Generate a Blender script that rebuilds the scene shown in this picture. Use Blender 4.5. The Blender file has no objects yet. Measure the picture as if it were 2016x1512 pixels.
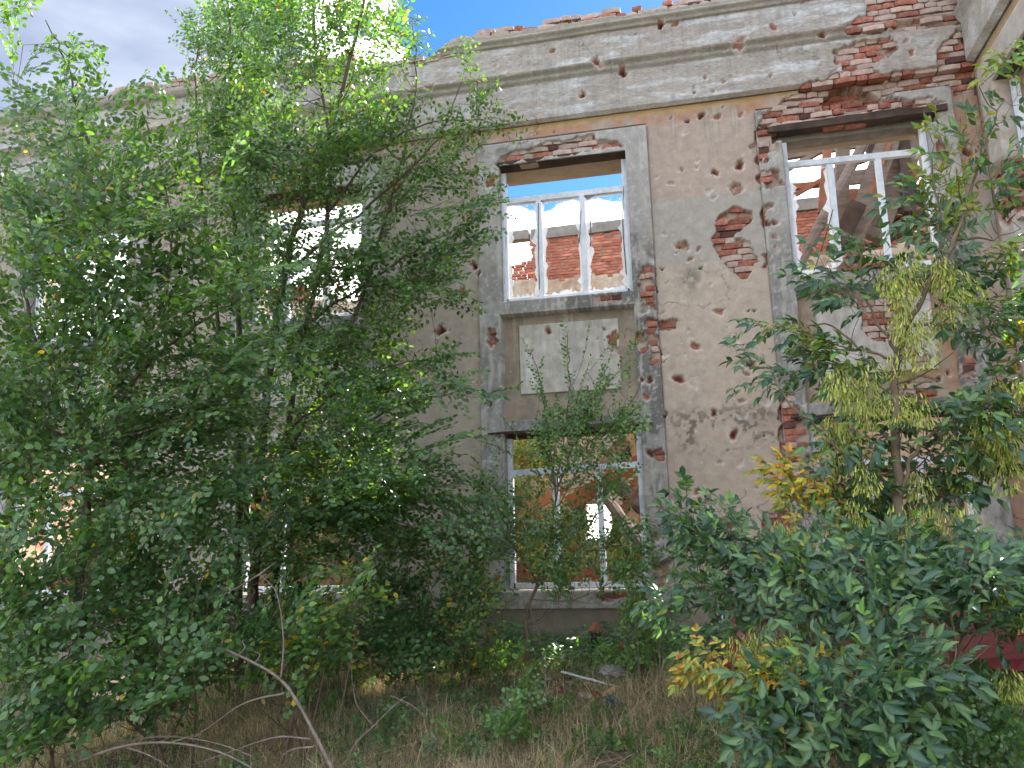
import bpy, math, random
import numpy as np
from mathutils import Vector, Matrix
random.seed(7); RNG = np.random.default_rng(11)
C = bpy.context.scene.collection
S = bpy.context.scene

# ---------------------------------------------------------------- camera
CAM = np.array([0.0, -9.3, 1.6]); FPX = 1590.5
PI_, RO_, YA_ = math.radians(11.47), math.radians(-1.376), math.radians(11.984)
_f = np.array([-math.sin(YA_)*math.cos(PI_), math.cos(YA_)*math.cos(PI_), math.sin(PI_)])
_r0 = np.array([math.cos(YA_), math.sin(YA_), 0.0]); _u0 = np.cross(_r0, _f)
_r = math.cos(RO_)*_r0 + math.sin(RO_)*_u0; _u = -math.sin(RO_)*_r0 + math.cos(RO_)*_u0
cam_data = bpy.data.cameras.new('camera'); cam = bpy.data.objects.new('camera', cam_data); C.objects.link(cam)
cam_data.sensor_width = 36.0; cam_data.lens = FPX*36.0/2016.0
cam_data.clip_start = 0.05; cam_data.clip_end = 3000
cam.matrix_world = Matrix(((_r[0], _u[0], -_f[0], CAM[0]), (_r[1], _u[1], -_f[1], CAM[1]), (_r[2], _u[2], -_f[2], CAM[2]), (0, 0, 0, 1)))
S.camera = cam

def ray(u, v):
    d = _f + (u-1008)/FPX*_r + (756-v)/FPX*_u
    return d/np.linalg.norm(d)
def W(u, v, Y=0.0):
    """surveyed point: where the sight line of a photo point meets the vertical plane y = Y"""
    d = ray(u, v); return CAM + d*((Y-CAM[1])/d[1])

# ---------------------------------------------------------------- light
SUN_AZ, SUN_EL = math.radians(33), math.radians(41)      # azimuth measured from +Y towards +X
sdir = Vector((math.sin(SUN_AZ)*math.cos(SUN_EL), math.cos(SUN_AZ)*math.cos(SUN_EL), math.sin(SUN_EL)))
sl = bpy.data.lights.new('sun', 'SUN'); sl.energy = 3.6; sl.angle = math.radians(0.55); sl.color = (1.0, 0.95, 0.86)
so = bpy.data.objects.new('sun', sl); C.objects.link(so)
so.rotation_euler = sdir.to_track_quat('Z', 'Y').to_euler(); so.location = (6, 8, 20)

world = bpy.data.worlds.new('World'); S.world = world; world.use_nodes = True
def build_world():
    nt = world.node_tree; N = nt.nodes; L = nt.links; N.clear()
    out = N.new('ShaderNodeOutputWorld'); bg = N.new('ShaderNodeBackground'); L.new(bg.outputs[0], out.inputs[0])
    bg.inputs['Strength'].default_value = 0.046
    sky = N.new('ShaderNodeTexSky'); sky.sky_type = 'NISHITA'; sky.sun_disc = False
    sky.sun_elevation = SUN_EL; sky.sun_rotation = SUN_AZ; sky.dust_density = 0.25; sky.ozone_density = 3.0
    tc = N.new('ShaderNodeTexCoord')
    def math_(op, a, b=None, c=None, clamp=False):
        n = N.new('ShaderNodeMath'); n.operation = op; n.use_clamp = clamp
        for i, x in enumerate((a, b, c)):
            if x is None: continue
            if isinstance(x, (int, float)): n.inputs[i].default_value = x
            else: L.new(x, n.inputs[i])
        return n.outputs[0]
    nz = N.new('ShaderNodeTexNoise'); nz.inputs['Scale'].default_value = 4.2; nz.inputs['Detail'].default_value = 9; nz.inputs['Roughness'].default_value = 0.57
    mp = N.new('ShaderNodeMapping'); mp.inputs['Scale'].default_value = (1, 1, 1.7); mp.inputs['Location'].default_value = (3.1, 0.7, 1.3)
    L.new(tc.outputs['Generated'], mp.inputs[0]); L.new(mp.outputs[0], nz.inputs[0])
    f = nz.outputs['Fac']
    def ramp_w(fac, a, b):
        r = N.new('ShaderNodeMix'); r.data_type = 'RGBA'; m_ = N.new('ShaderNodeMapRange'); m_.inputs['From Min'].default_value = .35; m_.inputs['From Max'].default_value = .68; L.new(fac, m_.inputs['Value']); L.new(m_.outputs[0], r.inputs[0]); r.inputs[6].default_value = (*a, 1); r.inputs[7].default_value = (*b, 1); return r.outputs[2]
    def gauss(u, v, deg):
        d = ray(u, v); n = N.new('ShaderNodeVectorMath'); n.operation = 'DOT_PRODUCT'
        nn = N.new('ShaderNodeVectorMath'); nn.operation = 'NORMALIZE'; L.new(tc.outputs['Generated'], nn.inputs[0])
        L.new(nn.outputs[0], n.inputs[0]); n.inputs[1].default_value = tuple(d)
        k = 1.0/(1-math.cos(math.radians(deg)))
        a = math_('SUBTRACT', 1.0, n.outputs['Value']); a = math_('MULTIPLY', a, -k); return math_('EXPONENT', a)
    for (u, v, deg, amp) in [(150, 60, 13, .34), (450, 60, 8, .28), (610, 40, 3.6, .34), (765, 110, 1.8, .30), (775, -5, 1.2, .2), (700, 60, 1.2, -.3), (850, 60, 2.6, -.35), (1110, 470, 4.5, .22), (1000, 430, 2.0, .1),
                             (1660, 380, 9, .30), (1100, 60, 9, -.4), (1350, 10, 9, -.3), (1560, 370, 1.0, -.25), (1110, 350, 2.6, -.2), (100, 480, 2.2, -.22), (200, 560, 4, .22), (620, 460, 5, .24),
                             (560, 620, 6, .1), (1100, 1000, 12, .3)]:
        g = gauss(u, v, deg); f = math_('MULTIPLY_ADD', g, amp, f)
    mask = N.new('ShaderNodeMapRange'); mask.interpolation_type = 'SMOOTHSTEP'
    mask.inputs['From Min'].default_value = .535; mask.inputs['From Max'].default_value = .59; L.new(f, mask.inputs['Value'])
    # the thick, backlit base of the big cloud is grey; thin edges and the sunward side are white
    nz2 = N.new('ShaderNodeTexNoise'); nz2.inputs['Scale'].default_value = 6; nz2.inputs['Detail'].default_value = 6
    L.new(tc.outputs['Generated'], nz2.inputs[0])
    gg = math_('ADD', math_('MULTIPLY', gauss(60, 60, 14), 1.3), math_('MULTIPLY', gauss(380, 110, 6.5), 1.0))
    gg = math_('ADD', gg, math_('MULTIPLY', math_('SUBTRACT', nz2.outputs['Fac'], .5), .8))
    g3 = N.new('ShaderNodeMapRange'); g3.interpolation_type = 'SMOOTHSTEP'; g3.inputs['From Min'].default_value = .05; g3.inputs['From Max'].default_value = .8; L.new(gg, g3.inputs['Value']); gcl = g3.outputs[0]
    thick = N.new('ShaderNodeMapRange'); thick.inputs['From Min'].default_value = .68; thick.inputs['From Max'].default_value = .9; L.new(f, thick.inputs['Value'])
    gcl = math_('MAXIMUM', gcl, math_('MULTIPLY', thick.outputs[0], .35), clamp=True)
    cc = N.new('ShaderNodeMix'); cc.data_type = 'RGBA'; L.new(gcl, cc.inputs['Factor'])
    cc.inputs[6].default_value = (33.0, 32.4, 31.5, 1); nz3 = N.new('ShaderNodeTexNoise'); nz3.inputs['Scale'].default_value = 7; nz3.inputs['Detail'].default_value = 5; mp3 = N.new('ShaderNodeMapping'); mp3.inputs['Scale'].default_value = (1, 1, 2.6); L.new(tc.outputs['Generated'], mp3.inputs[0]); L.new(mp3.outputs[0], nz3.inputs[0]); gr = ramp_w(nz3.outputs['Fac'], (2.1, 2.5, 3.5), (3.5, 3.9, 4.8)); L.new(gr, cc.inputs[7])
    mx = N.new('ShaderNodeMix'); mx.data_type = 'RGBA'; L.new(mask.outputs[0], mx.inputs['Factor'])
    hs = N.new('ShaderNodeHueSaturation'); hs.inputs['Saturation'].default_value = 1.3; hs.inputs['Value'].default_value = 1.05; L.new(sky.outputs[0], hs.inputs['Color']); L.new(hs.outputs[0], mx.inputs[6]); L.new(cc.outputs[2], mx.inputs[7]); L.new(mx.outputs[2], bg.inputs['Color'])
build_world()
vs = S.view_settings; vs.view_transform = 'Standard'; vs.look = 'None'; vs.gamma = 1.0; vs.use_curve_mapping = False; vs.exposure = 2.32
S.render.engine = 'CYCLES'
S.cycles.max_bounces = 6; S.cycles.transparent_max_bounces = 10

# ---------------------------------------------------------------- noise in numpy
def _hash(i, j, s):
    h = (i.astype(np.int64)*374761393 + j.astype(np.int64)*668265263 + s*974711) & 0x7fffffff
    h = ((h ^ (h >> 13))*1274126177) & 0x7fffffff
    return ((h ^ (h >> 16)) & 0xffff)/65535.0
def vnoise(x, y, s=0):
    x = np.asarray(x, float); y = np.asarray(y, float)
    i = np.floor(x); j = np.floor(y); a = x-i; b = y-j; a = a*a*(3-2*a); b = b*b*(3-2*b); i = i.astype(np.int64); j = j.astype(np.int64)
    return (_hash(i, j, s)*(1-a)+_hash(i+1, j, s)*a)*(1-b) + (_hash(i, j+1, s)*(1-a)+_hash(i+1, j+1, s)*a)*b
def fbm(x, y, s=0, o=4):
    t = 0; a = .5; n = 0
    for k in range(o):
        t = t + a*vnoise(x*2**k+k*7.3, y*2**k+k*3.1, s+k); n += a; a *= .55
    return t/n
def sstep(a, b, x):
    t = np.clip((x-a)/(b-a), 0, 1); return t*t*(3-2*t)
def inpoly(px, py, poly):
    r = np.zeros(px.shape, bool); n = len(poly); j = n-1
    for i in range(n):
        xi, yi = poly[i]; xj, yj = poly[j]
        c = ((yi > py) != (yj > py)) & (px < (xj-xi)*(py-yi)/((yj-yi) or 1e-9)+xi)
        r ^= c; j = i
    return r

# ---------------------------------------------------------------- object helpers
def link(name, me, mat=None, parent=None, smooth=False):
    o = bpy.data.objects.new(name, me); C.objects.link(o)
    if mat is not None and not me.materials: me.materials.append(mat)
    if parent is not None: o.parent = parent
    return o
def tag(o, label=None, cat=None, group=None, kind=None):
    if label: o['label'] = label
    if cat: o['category'] = cat
    if group: o['group'] = group
    if kind: o['kind'] = kind
    return o
def empty(name, label, cat, group=None, loc=(0, 0, 0)):
    o = bpy.data.objects.new(name, None); C.objects.link(o); o.location = loc; o.empty_display_size = .2
    return tag(o, label, cat, group)
def npmesh(name, V, F, col=None, smooth=False):
    """V (n,3); F list of int arrays (m,k)"""
    me = bpy.data.meshes.new(name); V = np.asarray(V, np.float32)
    if not isinstance(F, (list, tuple)): F = [F]
    F = [np.asarray(f, np.int32) for f in F if len(f)]
    me.vertices.add(len(V)); me.vertices.foreach_set('co', V.ravel())
    li = np.concatenate([f.ravel() for f in F]); tot = np.concatenate([np.full(len(f), f.shape[1], np.int32) for f in F])
    st = np.concatenate(([0], np.cumsum(tot)[:-1])).astype(np.int32)
    me.loops.add(len(li)); me.loops.foreach_set('vertex_index', li)
    me.polygons.add(len(tot)); me.polygons.foreach_set('loop_start', st); me.polygons.foreach_set('loop_total', tot)
    if smooth: me.polygons.foreach_set('use_smooth', np.ones(len(tot), bool))
    if col is not None:
        a = me.color_attributes.new('col', 'FLOAT_COLOR', 'POINT')
        c = np.ones((len(V), 4), np.float32); c[:, :col.shape[1]] = col; a.data.foreach_set('color', c.ravel())
    me.update(calc_edges=True); me.validate()
    return me
class MB:
    """collects boxes / tubes / quads for one mesh"""
    def __init__(s): s.V = []; s.F = []; s.n = 0
    def add(s, V, F):
        V = np.asarray(V, float); s.V.append(V)
        for f in F: s.F.append(tuple(int(i)+s.n for i in f))
        s.n += len(V)
    def box(s, lo, hi, jit=0):
        x0, y0, z0 = lo; x1, y1, z1 = hi
        V = np.array([(x0, y0, z0), (x1, y0, z0), (x1, y1, z0), (x0, y1, z0), (x0, y0, z1), (x1, y0, z1), (x1, y1, z1), (x0, y1, z1)], float)
        if jit: V += RNG.uniform(-jit, jit, V.shape)
        s.add(V, [(0, 3, 2, 1), (4, 5, 6, 7), (0, 1, 5, 4), (1, 2, 6, 5), (2, 3, 7, 6), (3, 0, 4, 7)])
    def bar(s, a, b, w, h, up=(0, 0, 1), jit=0, seg=1):
        a = Vector(a); b = Vector(b); d = (b-a).normalized(); up = Vector(up)
        sd = d.cross(up)
        if sd.length < 1e-3: sd = d.cross(Vector((1, 0, 0)))
        sd.normalize(); up = sd.cross(d).normalized(); V = []; F = []
        for k in range(seg+1):
            p = a.lerp(b, k/seg)
            for (i, j) in ((-1, -1), (1, -1), (1, 1), (-1, 1)):
                V.append(p + sd*(i*w/2) + up*(j*h/2) + Vector(RNG.uniform(-jit, jit, 3)))
            if k:
                q = 4*(k-1)
                for m in range(4): F.append((q+m, q+(m+1) % 4, q+4+(m+1) % 4, q+4+m))
        F.append((0, 3, 2, 1)); q = 4*seg; F.append((q, q+1, q+2, q+3)); s.add(V, F)
    def tube(s, pts, rad, n=6, cap=True):
        pts = [Vector(p) for p in pts]; m = len(pts)
        if not hasattr(rad, '__len__'): rad = [rad]*m
        V = []; F = []; pr = None
        for k, p in enumerate(pts):
            d = (pts[min(k+1, m-1)]-pts[max(k-1, 0)]).normalized()
            if pr is None: pr = d.orthogonal().normalized()
            pr = (pr-d*pr.dot(d)); pr = pr.normalized() if pr.length > 1e-5 else d.orthogonal().normalized(); q = d.cross(pr)
            for i in range(n):
                t = 2*math.pi*i/n; V.append(p+(pr*math.cos(t)+q*math.sin(t))*rad[k])
            if k:
                b = n*(k-1)
                for i in range(n): F.append((b+i, b+(i+1) % n, b+n+(i+1) % n, b+n+i))
        if cap: F.append(tuple(range(n-1, -1, -1))); F.append(tuple(range(n*(m-1), n*m)))
        s.add(V, F)
    def build(s, name, mat, parent=None, smooth=False):
        me = bpy.data.meshes.new(name); me.from_pydata(np.concatenate(s.V).tolist(), [], s.F)
        if smooth: me.polygons.foreach_set('use_smooth', np.ones(len(me.polygons), bool))
        me.update(); return link(name, me, mat, parent)
def smoothline(P, k=4):
    """Catmull-Rom through points"""
    P = [np.asarray(p, float) for p in P]; P = [2*P[0]-P[1]]+P+[2*P[-1]-P[-2]]; out = []
    for i in range(1, len(P)-2):
        a, b, c, d = P[i-1:i+3]
        for t in np.linspace(0, 1, k, endpoint=False):
            out.append(.5*((2*b)+(-a+c)*t+(2*a-5*b+4*c-d)*t*t+(-a+3*b-3*c+d)*t**3))
    out.append(P[-2]); return out

# ---------------------------------------------------------------- materials
def newmat(name):
    m = bpy.data.materials.new(name); m.use_nodes = True; nt = m.node_tree; return m, nt.nodes, nt.links, nt.nodes['Principled BSDF']
def nnoise(N, L, scale, detail=5, rough=.6, vec=None):
    n = N.new('ShaderNodeTexNoise'); n.inputs['Scale'].default_value = scale; n.inputs['Detail'].default_value = detail; n.inputs['Roughness'].default_value = rough
    if vec is not None: L.new(vec, n.inputs['Vector'])
    return n.outputs['Fac']
def ramp(N, L, fac, stops):
    r = N.new('ShaderNodeValToRGB'); e = r.color_ramp.elements
    while len(e) < len(stops): e.new(.5)
    for k, (p, c) in enumerate(stops): e[k].position = p; e[k].color = (*c, 1)
    L.new(fac, r.inputs[0]); return r.outputs[0]
def mixc(N, L, a, b, fac, mode='MIX'):
    m = N.new('ShaderNodeMix'); m.data_type = 'RGBA'; m.blend_type = mode
    for s, x in ((0, fac), (6, a), (7, b)):
        if isinstance(x, (int, float)): m.inputs[s].default_value = x
        elif isinstance(x, tuple): m.inputs[s].default_value = (*x, 1)
        else: L.new(x, m.inputs[s])
    return m.outputs[2]
def bump(N, L, P, h, strength=.4, dist=.01):
    b = N.new('ShaderNodeBump'); b.inputs['Strength'].default_value = strength; b.inputs['Distance'].default_value = dist
    L.new(h, b.inputs['Height']); L.new(b.outputs[0], P.inputs['Normal'])
def mat_attr(name, rough=.9, fine=60, amp=.35, bstr=.5, bdist=.008, stretch=(1, 1, 1)):
    m, N, L, P = newmat(name); at = N.new('ShaderNodeVertexColor'); at.layer_name = 'col'
    tc = N.new('ShaderNodeTexCoord'); mp = N.new('ShaderNodeMapping'); mp.inputs['Scale'].default_value = stretch; L.new(tc.outputs['Object'], mp.inputs[0])
    n1 = nnoise(N, L, fine, 6, .65, mp.outputs[0]); n2 = nnoise(N, L, 9, 6, .6, mp.outputs[0])
    v = ramp(N, L, n1, [(.25, (1-amp,)*3), (.75, (1+amp*.6,)*3)]); w = ramp(N, L, n2, [(.3, (.82,)*3), (.7, (1.12,)*3)])
    c = mixc(N, L, at.outputs[0], v, 1.0, 'MULTIPLY'); c = mixc(N, L, c, w, 1.0, 'MULTIPLY')
    L.new(c, P.inputs['Base Color']); P.inputs['Roughness'].default_value = rough; P.inputs['Specular IOR Level'].default_value = .2
    bump(N, L, P, n1, bstr, bdist); return m
def mat_noise(name, c1, c2, scale=8, rough=.8, bstr=.3, metal=0, stretch=(1, 1, 1), spec=.3, c3=None, objvar=0, trans=0):
    m, N, L, P = newmat(name); tc = N.new('ShaderNodeTexCoord'); mp = N.new('ShaderNodeMapping'); mp.inputs['Scale'].default_value = stretch; L.new(tc.outputs['Object'], mp.inputs[0])
    n = nnoise(N, L, scale, 7, .65, mp.outputs[0])
    st = [(.3, c1), (.68, c2)] if c3 is None else [(.28, c1), (.5, c2), (.72, c3)]
    c = ramp(N, L, n, st)
    if objvar:
        oi = N.new('ShaderNodeObjectInfo'); hs = N.new('ShaderNodeHueSaturation'); mr = N.new('ShaderNodeMapRange')
        mr.inputs['To Min'].default_value = 1-objvar; mr.inputs['To Max'].default_value = 1+objvar*.6; L.new(oi.outputs['Random'], mr.inputs[0]); L.new(mr.outputs[0], hs.inputs['Value'])
        L.new(c, hs.inputs['Color']); c = hs.outputs[0]
    L.new(c, P.inputs['Base Color']); P.inputs['Roughness'].default_value = rough; P.inputs['Metallic'].default_value = metal; P.inputs['Specular IOR Level'].default_value = spec
    if bstr: bump(N, L, P, n, bstr, .01)
    return m
def mat_leaf(name, rough=.36, transl=.42, tint=(1.9, 1.9, .45), spec=.6):
    m, N, L, P = newmat(name); at = N.new('ShaderNodeVertexColor'); at.layer_name = 'col'
    L.new(at.outputs[0], P.inputs['Base Color']); P.inputs['Roughness'].default_value = rough; P.inputs['Specular IOR Level'].default_value = spec
    tr = N.new('ShaderNodeBsdfTranslucent'); L.new(mixc(N, L, at.outputs[0], tint, 1.0, 'MULTIPLY'), tr.inputs[0])
    ms = N.new('ShaderNodeMixShader'); ms.inputs[0].default_value = transl
    L.new(P.outputs[0], ms.inputs[1]); L.new(tr.outputs[0], ms.inputs[2]); L.new(ms.outputs[0], N['Material Output'].inputs[0]); return m
M = {}
M['plaster'] = mat_attr('plaster', .92, 70, .16, .35, .004)
M['whitewash'] = mat_attr('streaked_plaster', .9, 42, .38, .55, .006, (.5, 1, 1.6))
M['inner_plaster'] = mat_attr('inner_plaster', .92, 30, .3, .4, .01)
M['masonry'] = mat_noise('masonry_core', (.30, .24, .17), (.40, .33, .25), 5, .95, .5)
M['brick'] = mat_noise('red_brick', (.17, .06, .045), (.34, .125, .085), 14, .9, .6, objvar=.35, c3=(.44, .25, .19))
M['pale_brick'] = mat_noise('mortar_smeared_brick', (.32, .17, .135), (.46, .34, .29), 11, .92, .6, objvar=.2, c3=(.54, .46, .41))
M['burnt_brick'] = mat_noise('burnt_brick', (.06, .03, .03), (.16, .07, .06), 12, .9, .6, objvar=.3)
M['far_brick'] = mat_noise('orange_red_brick', (.30, .09, .055), (.44, .15, .095), 3, .9, .3, objvar=.35, c3=(.54, .27, .19))
M['mortar'] = mat_noise('lime_mortar', (.22, .16, .13), (.38, .31, .26), 30, .95, .6)
M['pvc'] = mat_noise('white_pvc', (.44, .47, .50), (.66, .70, .76), 6, .5, .1, c3=(.76, .79, .84))
M['old_wood'] = mat_noise('weathered_grey_wood', (.10, .075, .06), (.22, .17, .14), 3, .85, .5, stretch=(1, 1, 6))
M['dark_wood'] = mat_noise('dark_rotten_wood', (.035, .026, .022), (.10, .07, .055), 4, .9, .6)
M['brown_wood'] = mat_noise('reddish_brown_board', (.16, .06, .035), (.30, .13, .07), 3, .8, .4)
M['pale_wood'] = mat_noise('split_pale_wood', (.30, .19, .11), (.46, .33, .22), 4, .8, .4)
M['grey_beam'] = mat_noise('grey_lime_beam', (.16, .15, .14), (.28, .26, .24), 5, .9, .4)
M['rust'] = mat_noise('rusty_iron', (.10, .035, .02), (.24, .09, .05), 20, .85, .5, c3=(.12, .06, .05))
M['black_iron'] = mat_noise('blackened_iron', (.012, .011, .011), (.05, .035, .03), 12, .7, .4)
M['bark'] = mat_noise('grey_brown_bark', (.055, .042, .032), (.15, .12, .09), 30, .9, .8, stretch=(1, 1, .3))
M['ash_bark'] = mat_noise('smooth_ash_bark', (.13, .095, .065), (.22, .17, .12), 14, .85, .4)
M['twig'] = mat_noise('twig_bark', (.09, .06, .04), (.17, .12, .08), 20, .85, .2)
M['dead'] = mat_noise('dead_wood', (.12, .09, .07), (.28, .22, .18), 20, .85, .4)
M['leaf'] = mat_leaf('elm_leaf'); M['ashleaf'] = mat_leaf('ash_leaf', .40, .30, (1.5, 1.7, .5), .5)
M['key'] = mat_leaf('ash_key', .55, .35, (1.3, 1.3, .6), .3); M['grass'] = mat_leaf('grass_blade', .6, .3, (1.3, 1.2, .6), .2)
M['soil'] = mat_noise('leaf_littered_soil', (.05, .038, .026), (.13, .10, .065), 9, .95, .8, c3=(.09, .10, .045))
M['car_red'] = mat_noise('dull_red_paint', (.13, .012, .016), (.21, .025, .03), 5, .35, .1, spec=.5)
M['pink_red'] = mat_noise('faded_red_paint', (.30, .07, .06), (.42, .14, .12), 7, .5, .2)
M['chrome'] = mat_noise('scratched_chrome', (.55, .55, .56), (.75, .75, .76), 12, .25, .1, metal=1)
M['rubber'] = mat_noise('old_rubber', (.02, .02, .02), (.045, .043, .04), 12, .85, .3)
M['cloth'] = mat_noise('grey_cloth', (.16, .15, .15), (.34, .33, .33), 9, .95, .4)
M['blue_bag'] = mat_noise('dark_blue_plastic', (.02, .035, .06), (.07, .10, .15), 12, .4, .3)
M['rubble'] = mat_noise('plaster_rubble', (.20, .16, .13), (.42, .37, .33), 12, .95, .5, objvar=.3)
M['black'] = mat_noise('black_rubber_cable', (.012, .012, .014), (.03, .03, .033), 12, .6, .1)
def mat_glass(name, col, alpha, rough):
    m, N, L, P = newmat(name); P.inputs['Base Color'].default_value = (*col, 1); P.inputs['Roughness'].default_value = rough
    tr = N.new('ShaderNodeBsdfTransparent'); ms = N.new('ShaderNodeMixShader'); tc = N.new('ShaderNodeTexCoord')
    a = ramp(N, L, nnoise(N, L, 5, 6, .6, tc.outputs['Object']), [(.3, (alpha*.7,)*3), (.7, (min(1, alpha*1.25),)*3)])
    L.new(a, ms.inputs[0]); L.new(tr.outputs[0], ms.inputs[1]); L.new(P.outputs[0], ms.inputs[2]); L.new(ms.outputs[0], N['Material Output'].inputs[0]); return m
M['shard'] = mat_glass('dusty_glass', (.80, .80, .82), .62, .35)
M['car_glass'] = mat_glass('cracked_car_glass', (.35, .45, .55), .7, .15)

#@@GROUND
# ---------------------------------------------------------------- ground
def gz(x, y):
    x = np.asarray(x, float); y = np.asarray(y, float)
    base = .36*sstep(-4.2, -.4, y)
    near = sstep(-14, -9, y)*sstep(60, 20, np.abs(x))
    return base + (fbm(x*.9+5, y*.9, 3, 4)-.5)*.22*near + (fbm(x*5, y*5, 9, 3)-.5)*.05*near
def make_ground():
    xs = np.unique(np.concatenate([np.linspace(-400, -30, 12), np.linspace(-30, -8, 23), np.linspace(-8, 6, 141), np.linspace(6, 30, 25), np.linspace(30, 400, 12)]))
    ys = np.unique(np.concatenate([np.linspace(-400, -30, 12), np.linspace(-30, -7, 24), np.linspace(-7, 1, 101), np.linspace(1, 30, 30), np.linspace(30, 600, 20)]))
    X, Y = np.meshgrid(xs, ys); Z = gz(X, Y); n = len(xs)
    V = np.stack([X.ravel(), Y.ravel(), Z.ravel()], 1); i = np.arange(len(V)).reshape(X.shape)
    F = np.stack([i[:-1, :-1].ravel(), i[:-1, 1:].ravel(), i[1:, 1:].ravel(), i[1:, :-1].ravel()], 1)
    o = link('ground', npmesh('ground', V, F, smooth=True), M['soil']); tag(o, kind='structure'); o['label'] = 'rough ground of dry soil and leaf litter in front of the ruin'
make_ground()

#@@FACADE
# ---------------------------------------------------------------- the ruined facade (plane y = 0, outward is -y)
BAY = [-8.115, -4.70, -1.275, 2.15]; HW = 1.07; OW = .80          # bay centres, half width of surround / opening
CORX = 3.51
Z_OPEN = [(1.12, 2.92), (4.53, 6.34)]
def wp(pts, Y=0): return [(W(u, v, Y)[0], W(u, v, Y)[2]) for u, v in pts]
POLY = []     # (polygon on the wall, depth of the bare area)
def z4(pts, ox=1380, oy=390, s=8.4): return [(ox+a/s, oy+b/s) for a, b in pts]
POLY.append((wp(z4([(260, 300), (380, 180), (540, 120), (700, 150), (820, 180), (800, 370), (760, 430), (640, 480), (640, 560), (550, 640), (560, 690), (770, 680), (850, 760), (830, 850), (880, 960), (850, 1130), (860, 1180), (800, 1260), (720, 1340), (640, 1350), (570, 1230), (440, 1130), (440, 1060), (330, 1010), (320, 920), (210, 880), (180, 620), (240, 540), (210, 470)])), 0))
POLY.append((wp([(1705, -5), (1693, 40), (1652, 64), (1676, 84), (1765, 70), (1850, 62), (1893, 55), (1893, -60), (1720, -60)]), 0))
POLY.append((wp([(1632, 110), (1690, 92), (1755, 84), (1765, 104), (1722, 128), (1715, 148), (1662, 150), (1645, 130)]), 0))
POLY.append((wp([(1838, 118), (1850, 92), (1885, 66), (1906, 110), (1924, 150), (1926, 186), (1880, 186), (1850, 150)]), 0))
POLY.append((wp([(1500, 226), (1560, 185), (1622, 162), (1640, 148), (1700, 143), (1740, 158), (1800, 146), (1870, 128), (1882, 168), (1812, 176), (1766, 186), (1738, 200), (1815, 200), (1858, 206), (1800, 222), (1640, 252), (1500, 262), (1490, 250)]), 0))
POLY.append((wp([(1482, 258), (1530, 250), (1530, 300), (1506, 304), (1510, 330), (1488, 322)]), 0))
POLY.append((wp([(1492, 345), (1536, 340), (1540, 368), (1500, 376)]), 0))
POLY.append((wp([(1496, 405), (1512, 405), (1516, 425), (1500, 440)]), 0)); POLY.append((wp([(1500, 500), (1514, 500), (1510, 520), (1500, 524)]), 0))
POLY.append((wp([(1530, 770), (1562, 776), (1570, 826), (1600, 852), (1596, 915), (1598, 945), (1560, 985), (1545, 960)]), 0))
POLY.append((wp([(1552, 950), (1572, 955), (1570, 975), (1556, 978)]), 0))
POLY.append((wp([(1508, 1008), (1555, 1003), (1575, 1060), (1520, 1070), (1505, 1035)]), 0))
POLY.append((wp([(1268, 530), (1288, 524), (1294, 612), (1272, 606), (1258, 578)]), 0)); POLY.append((wp([(1272, 630), (1294, 628), (1300, 724), (1282, 716), (1278, 670)]), 0))
POLY.append((wp([(1256, 655), (1270, 652), (1274, 690), (1262, 700), (1254, 680)]), 0))
POLY.append((wp([(1196, 660), (1217, 650), (1217, 695), (1198, 690)]), 0)); POLY.append((wp([(1296, 640), (1308, 628), (1329, 628), (1322, 652), (1300, 654)]), 0))
POLY.append((wp([(1290, 885), (1306, 884), (1306, 908), (1292, 905)]), 0)); POLY.append((wp([(1276, 1108), (1320, 1104), (1324, 1150), (1284, 1152), (1290, 1130)]), 0))
POLY.append((wp([(1332, 480), (1350, 472), (1356, 478), (1354, 496), (1332, 492)]), 0)); POLY.append((wp([(1440, 365), (1460, 360), (1462, 372), (1448, 380)]), 0))
POLY.append((wp([(978, 322), (1010, 302), (1060, 290), (1082, 285), (1165, 272), (1176, 284), (1214, 281), (1228, 292), (1100, 312), (980, 330)]), 0))
POLY.append((wp([(1168, 586), (1222, 578), (1224, 594), (1172, 600)]), 0)); POLY.append((wp([(1885, 680), (1905, 690), (1916, 720), (1910, 755), (1896, 750), (1890, 720)]), 0))
POLY.append((wp([(1790, 690), (1838, 694), (1836, 720), (1800, 722)]), 0)); POLY.append((wp([(1800, 735), (1835, 740), (1850, 800), (1790, 815), (1780, 770)]), 0))
POLY.append((wp([(1690, 590), (1770, 590), (1800, 640), (1760, 680), (1700, 650)]), 0)); POLY.append((wp([(1840, 270), (1862, 300), (1866, 335), (1845, 340)]), 0))
POLY.append((wp([(1180, 1168), (1240, 1166), (1260, 1178), (1180, 1182)]), 0)); POLY.append((wp([(960, 655), (975, 655), (976, 684), (962, 680)]), 0))
POLY.append((wp([(1908, 1010), (1926, 1020), (1925, 1060), (1912, 1060)]), 0)); POLY.append((wp([(1890, 1010), (1905, 940), (1912, 960), (1905, 1000)]), 0))
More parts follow.
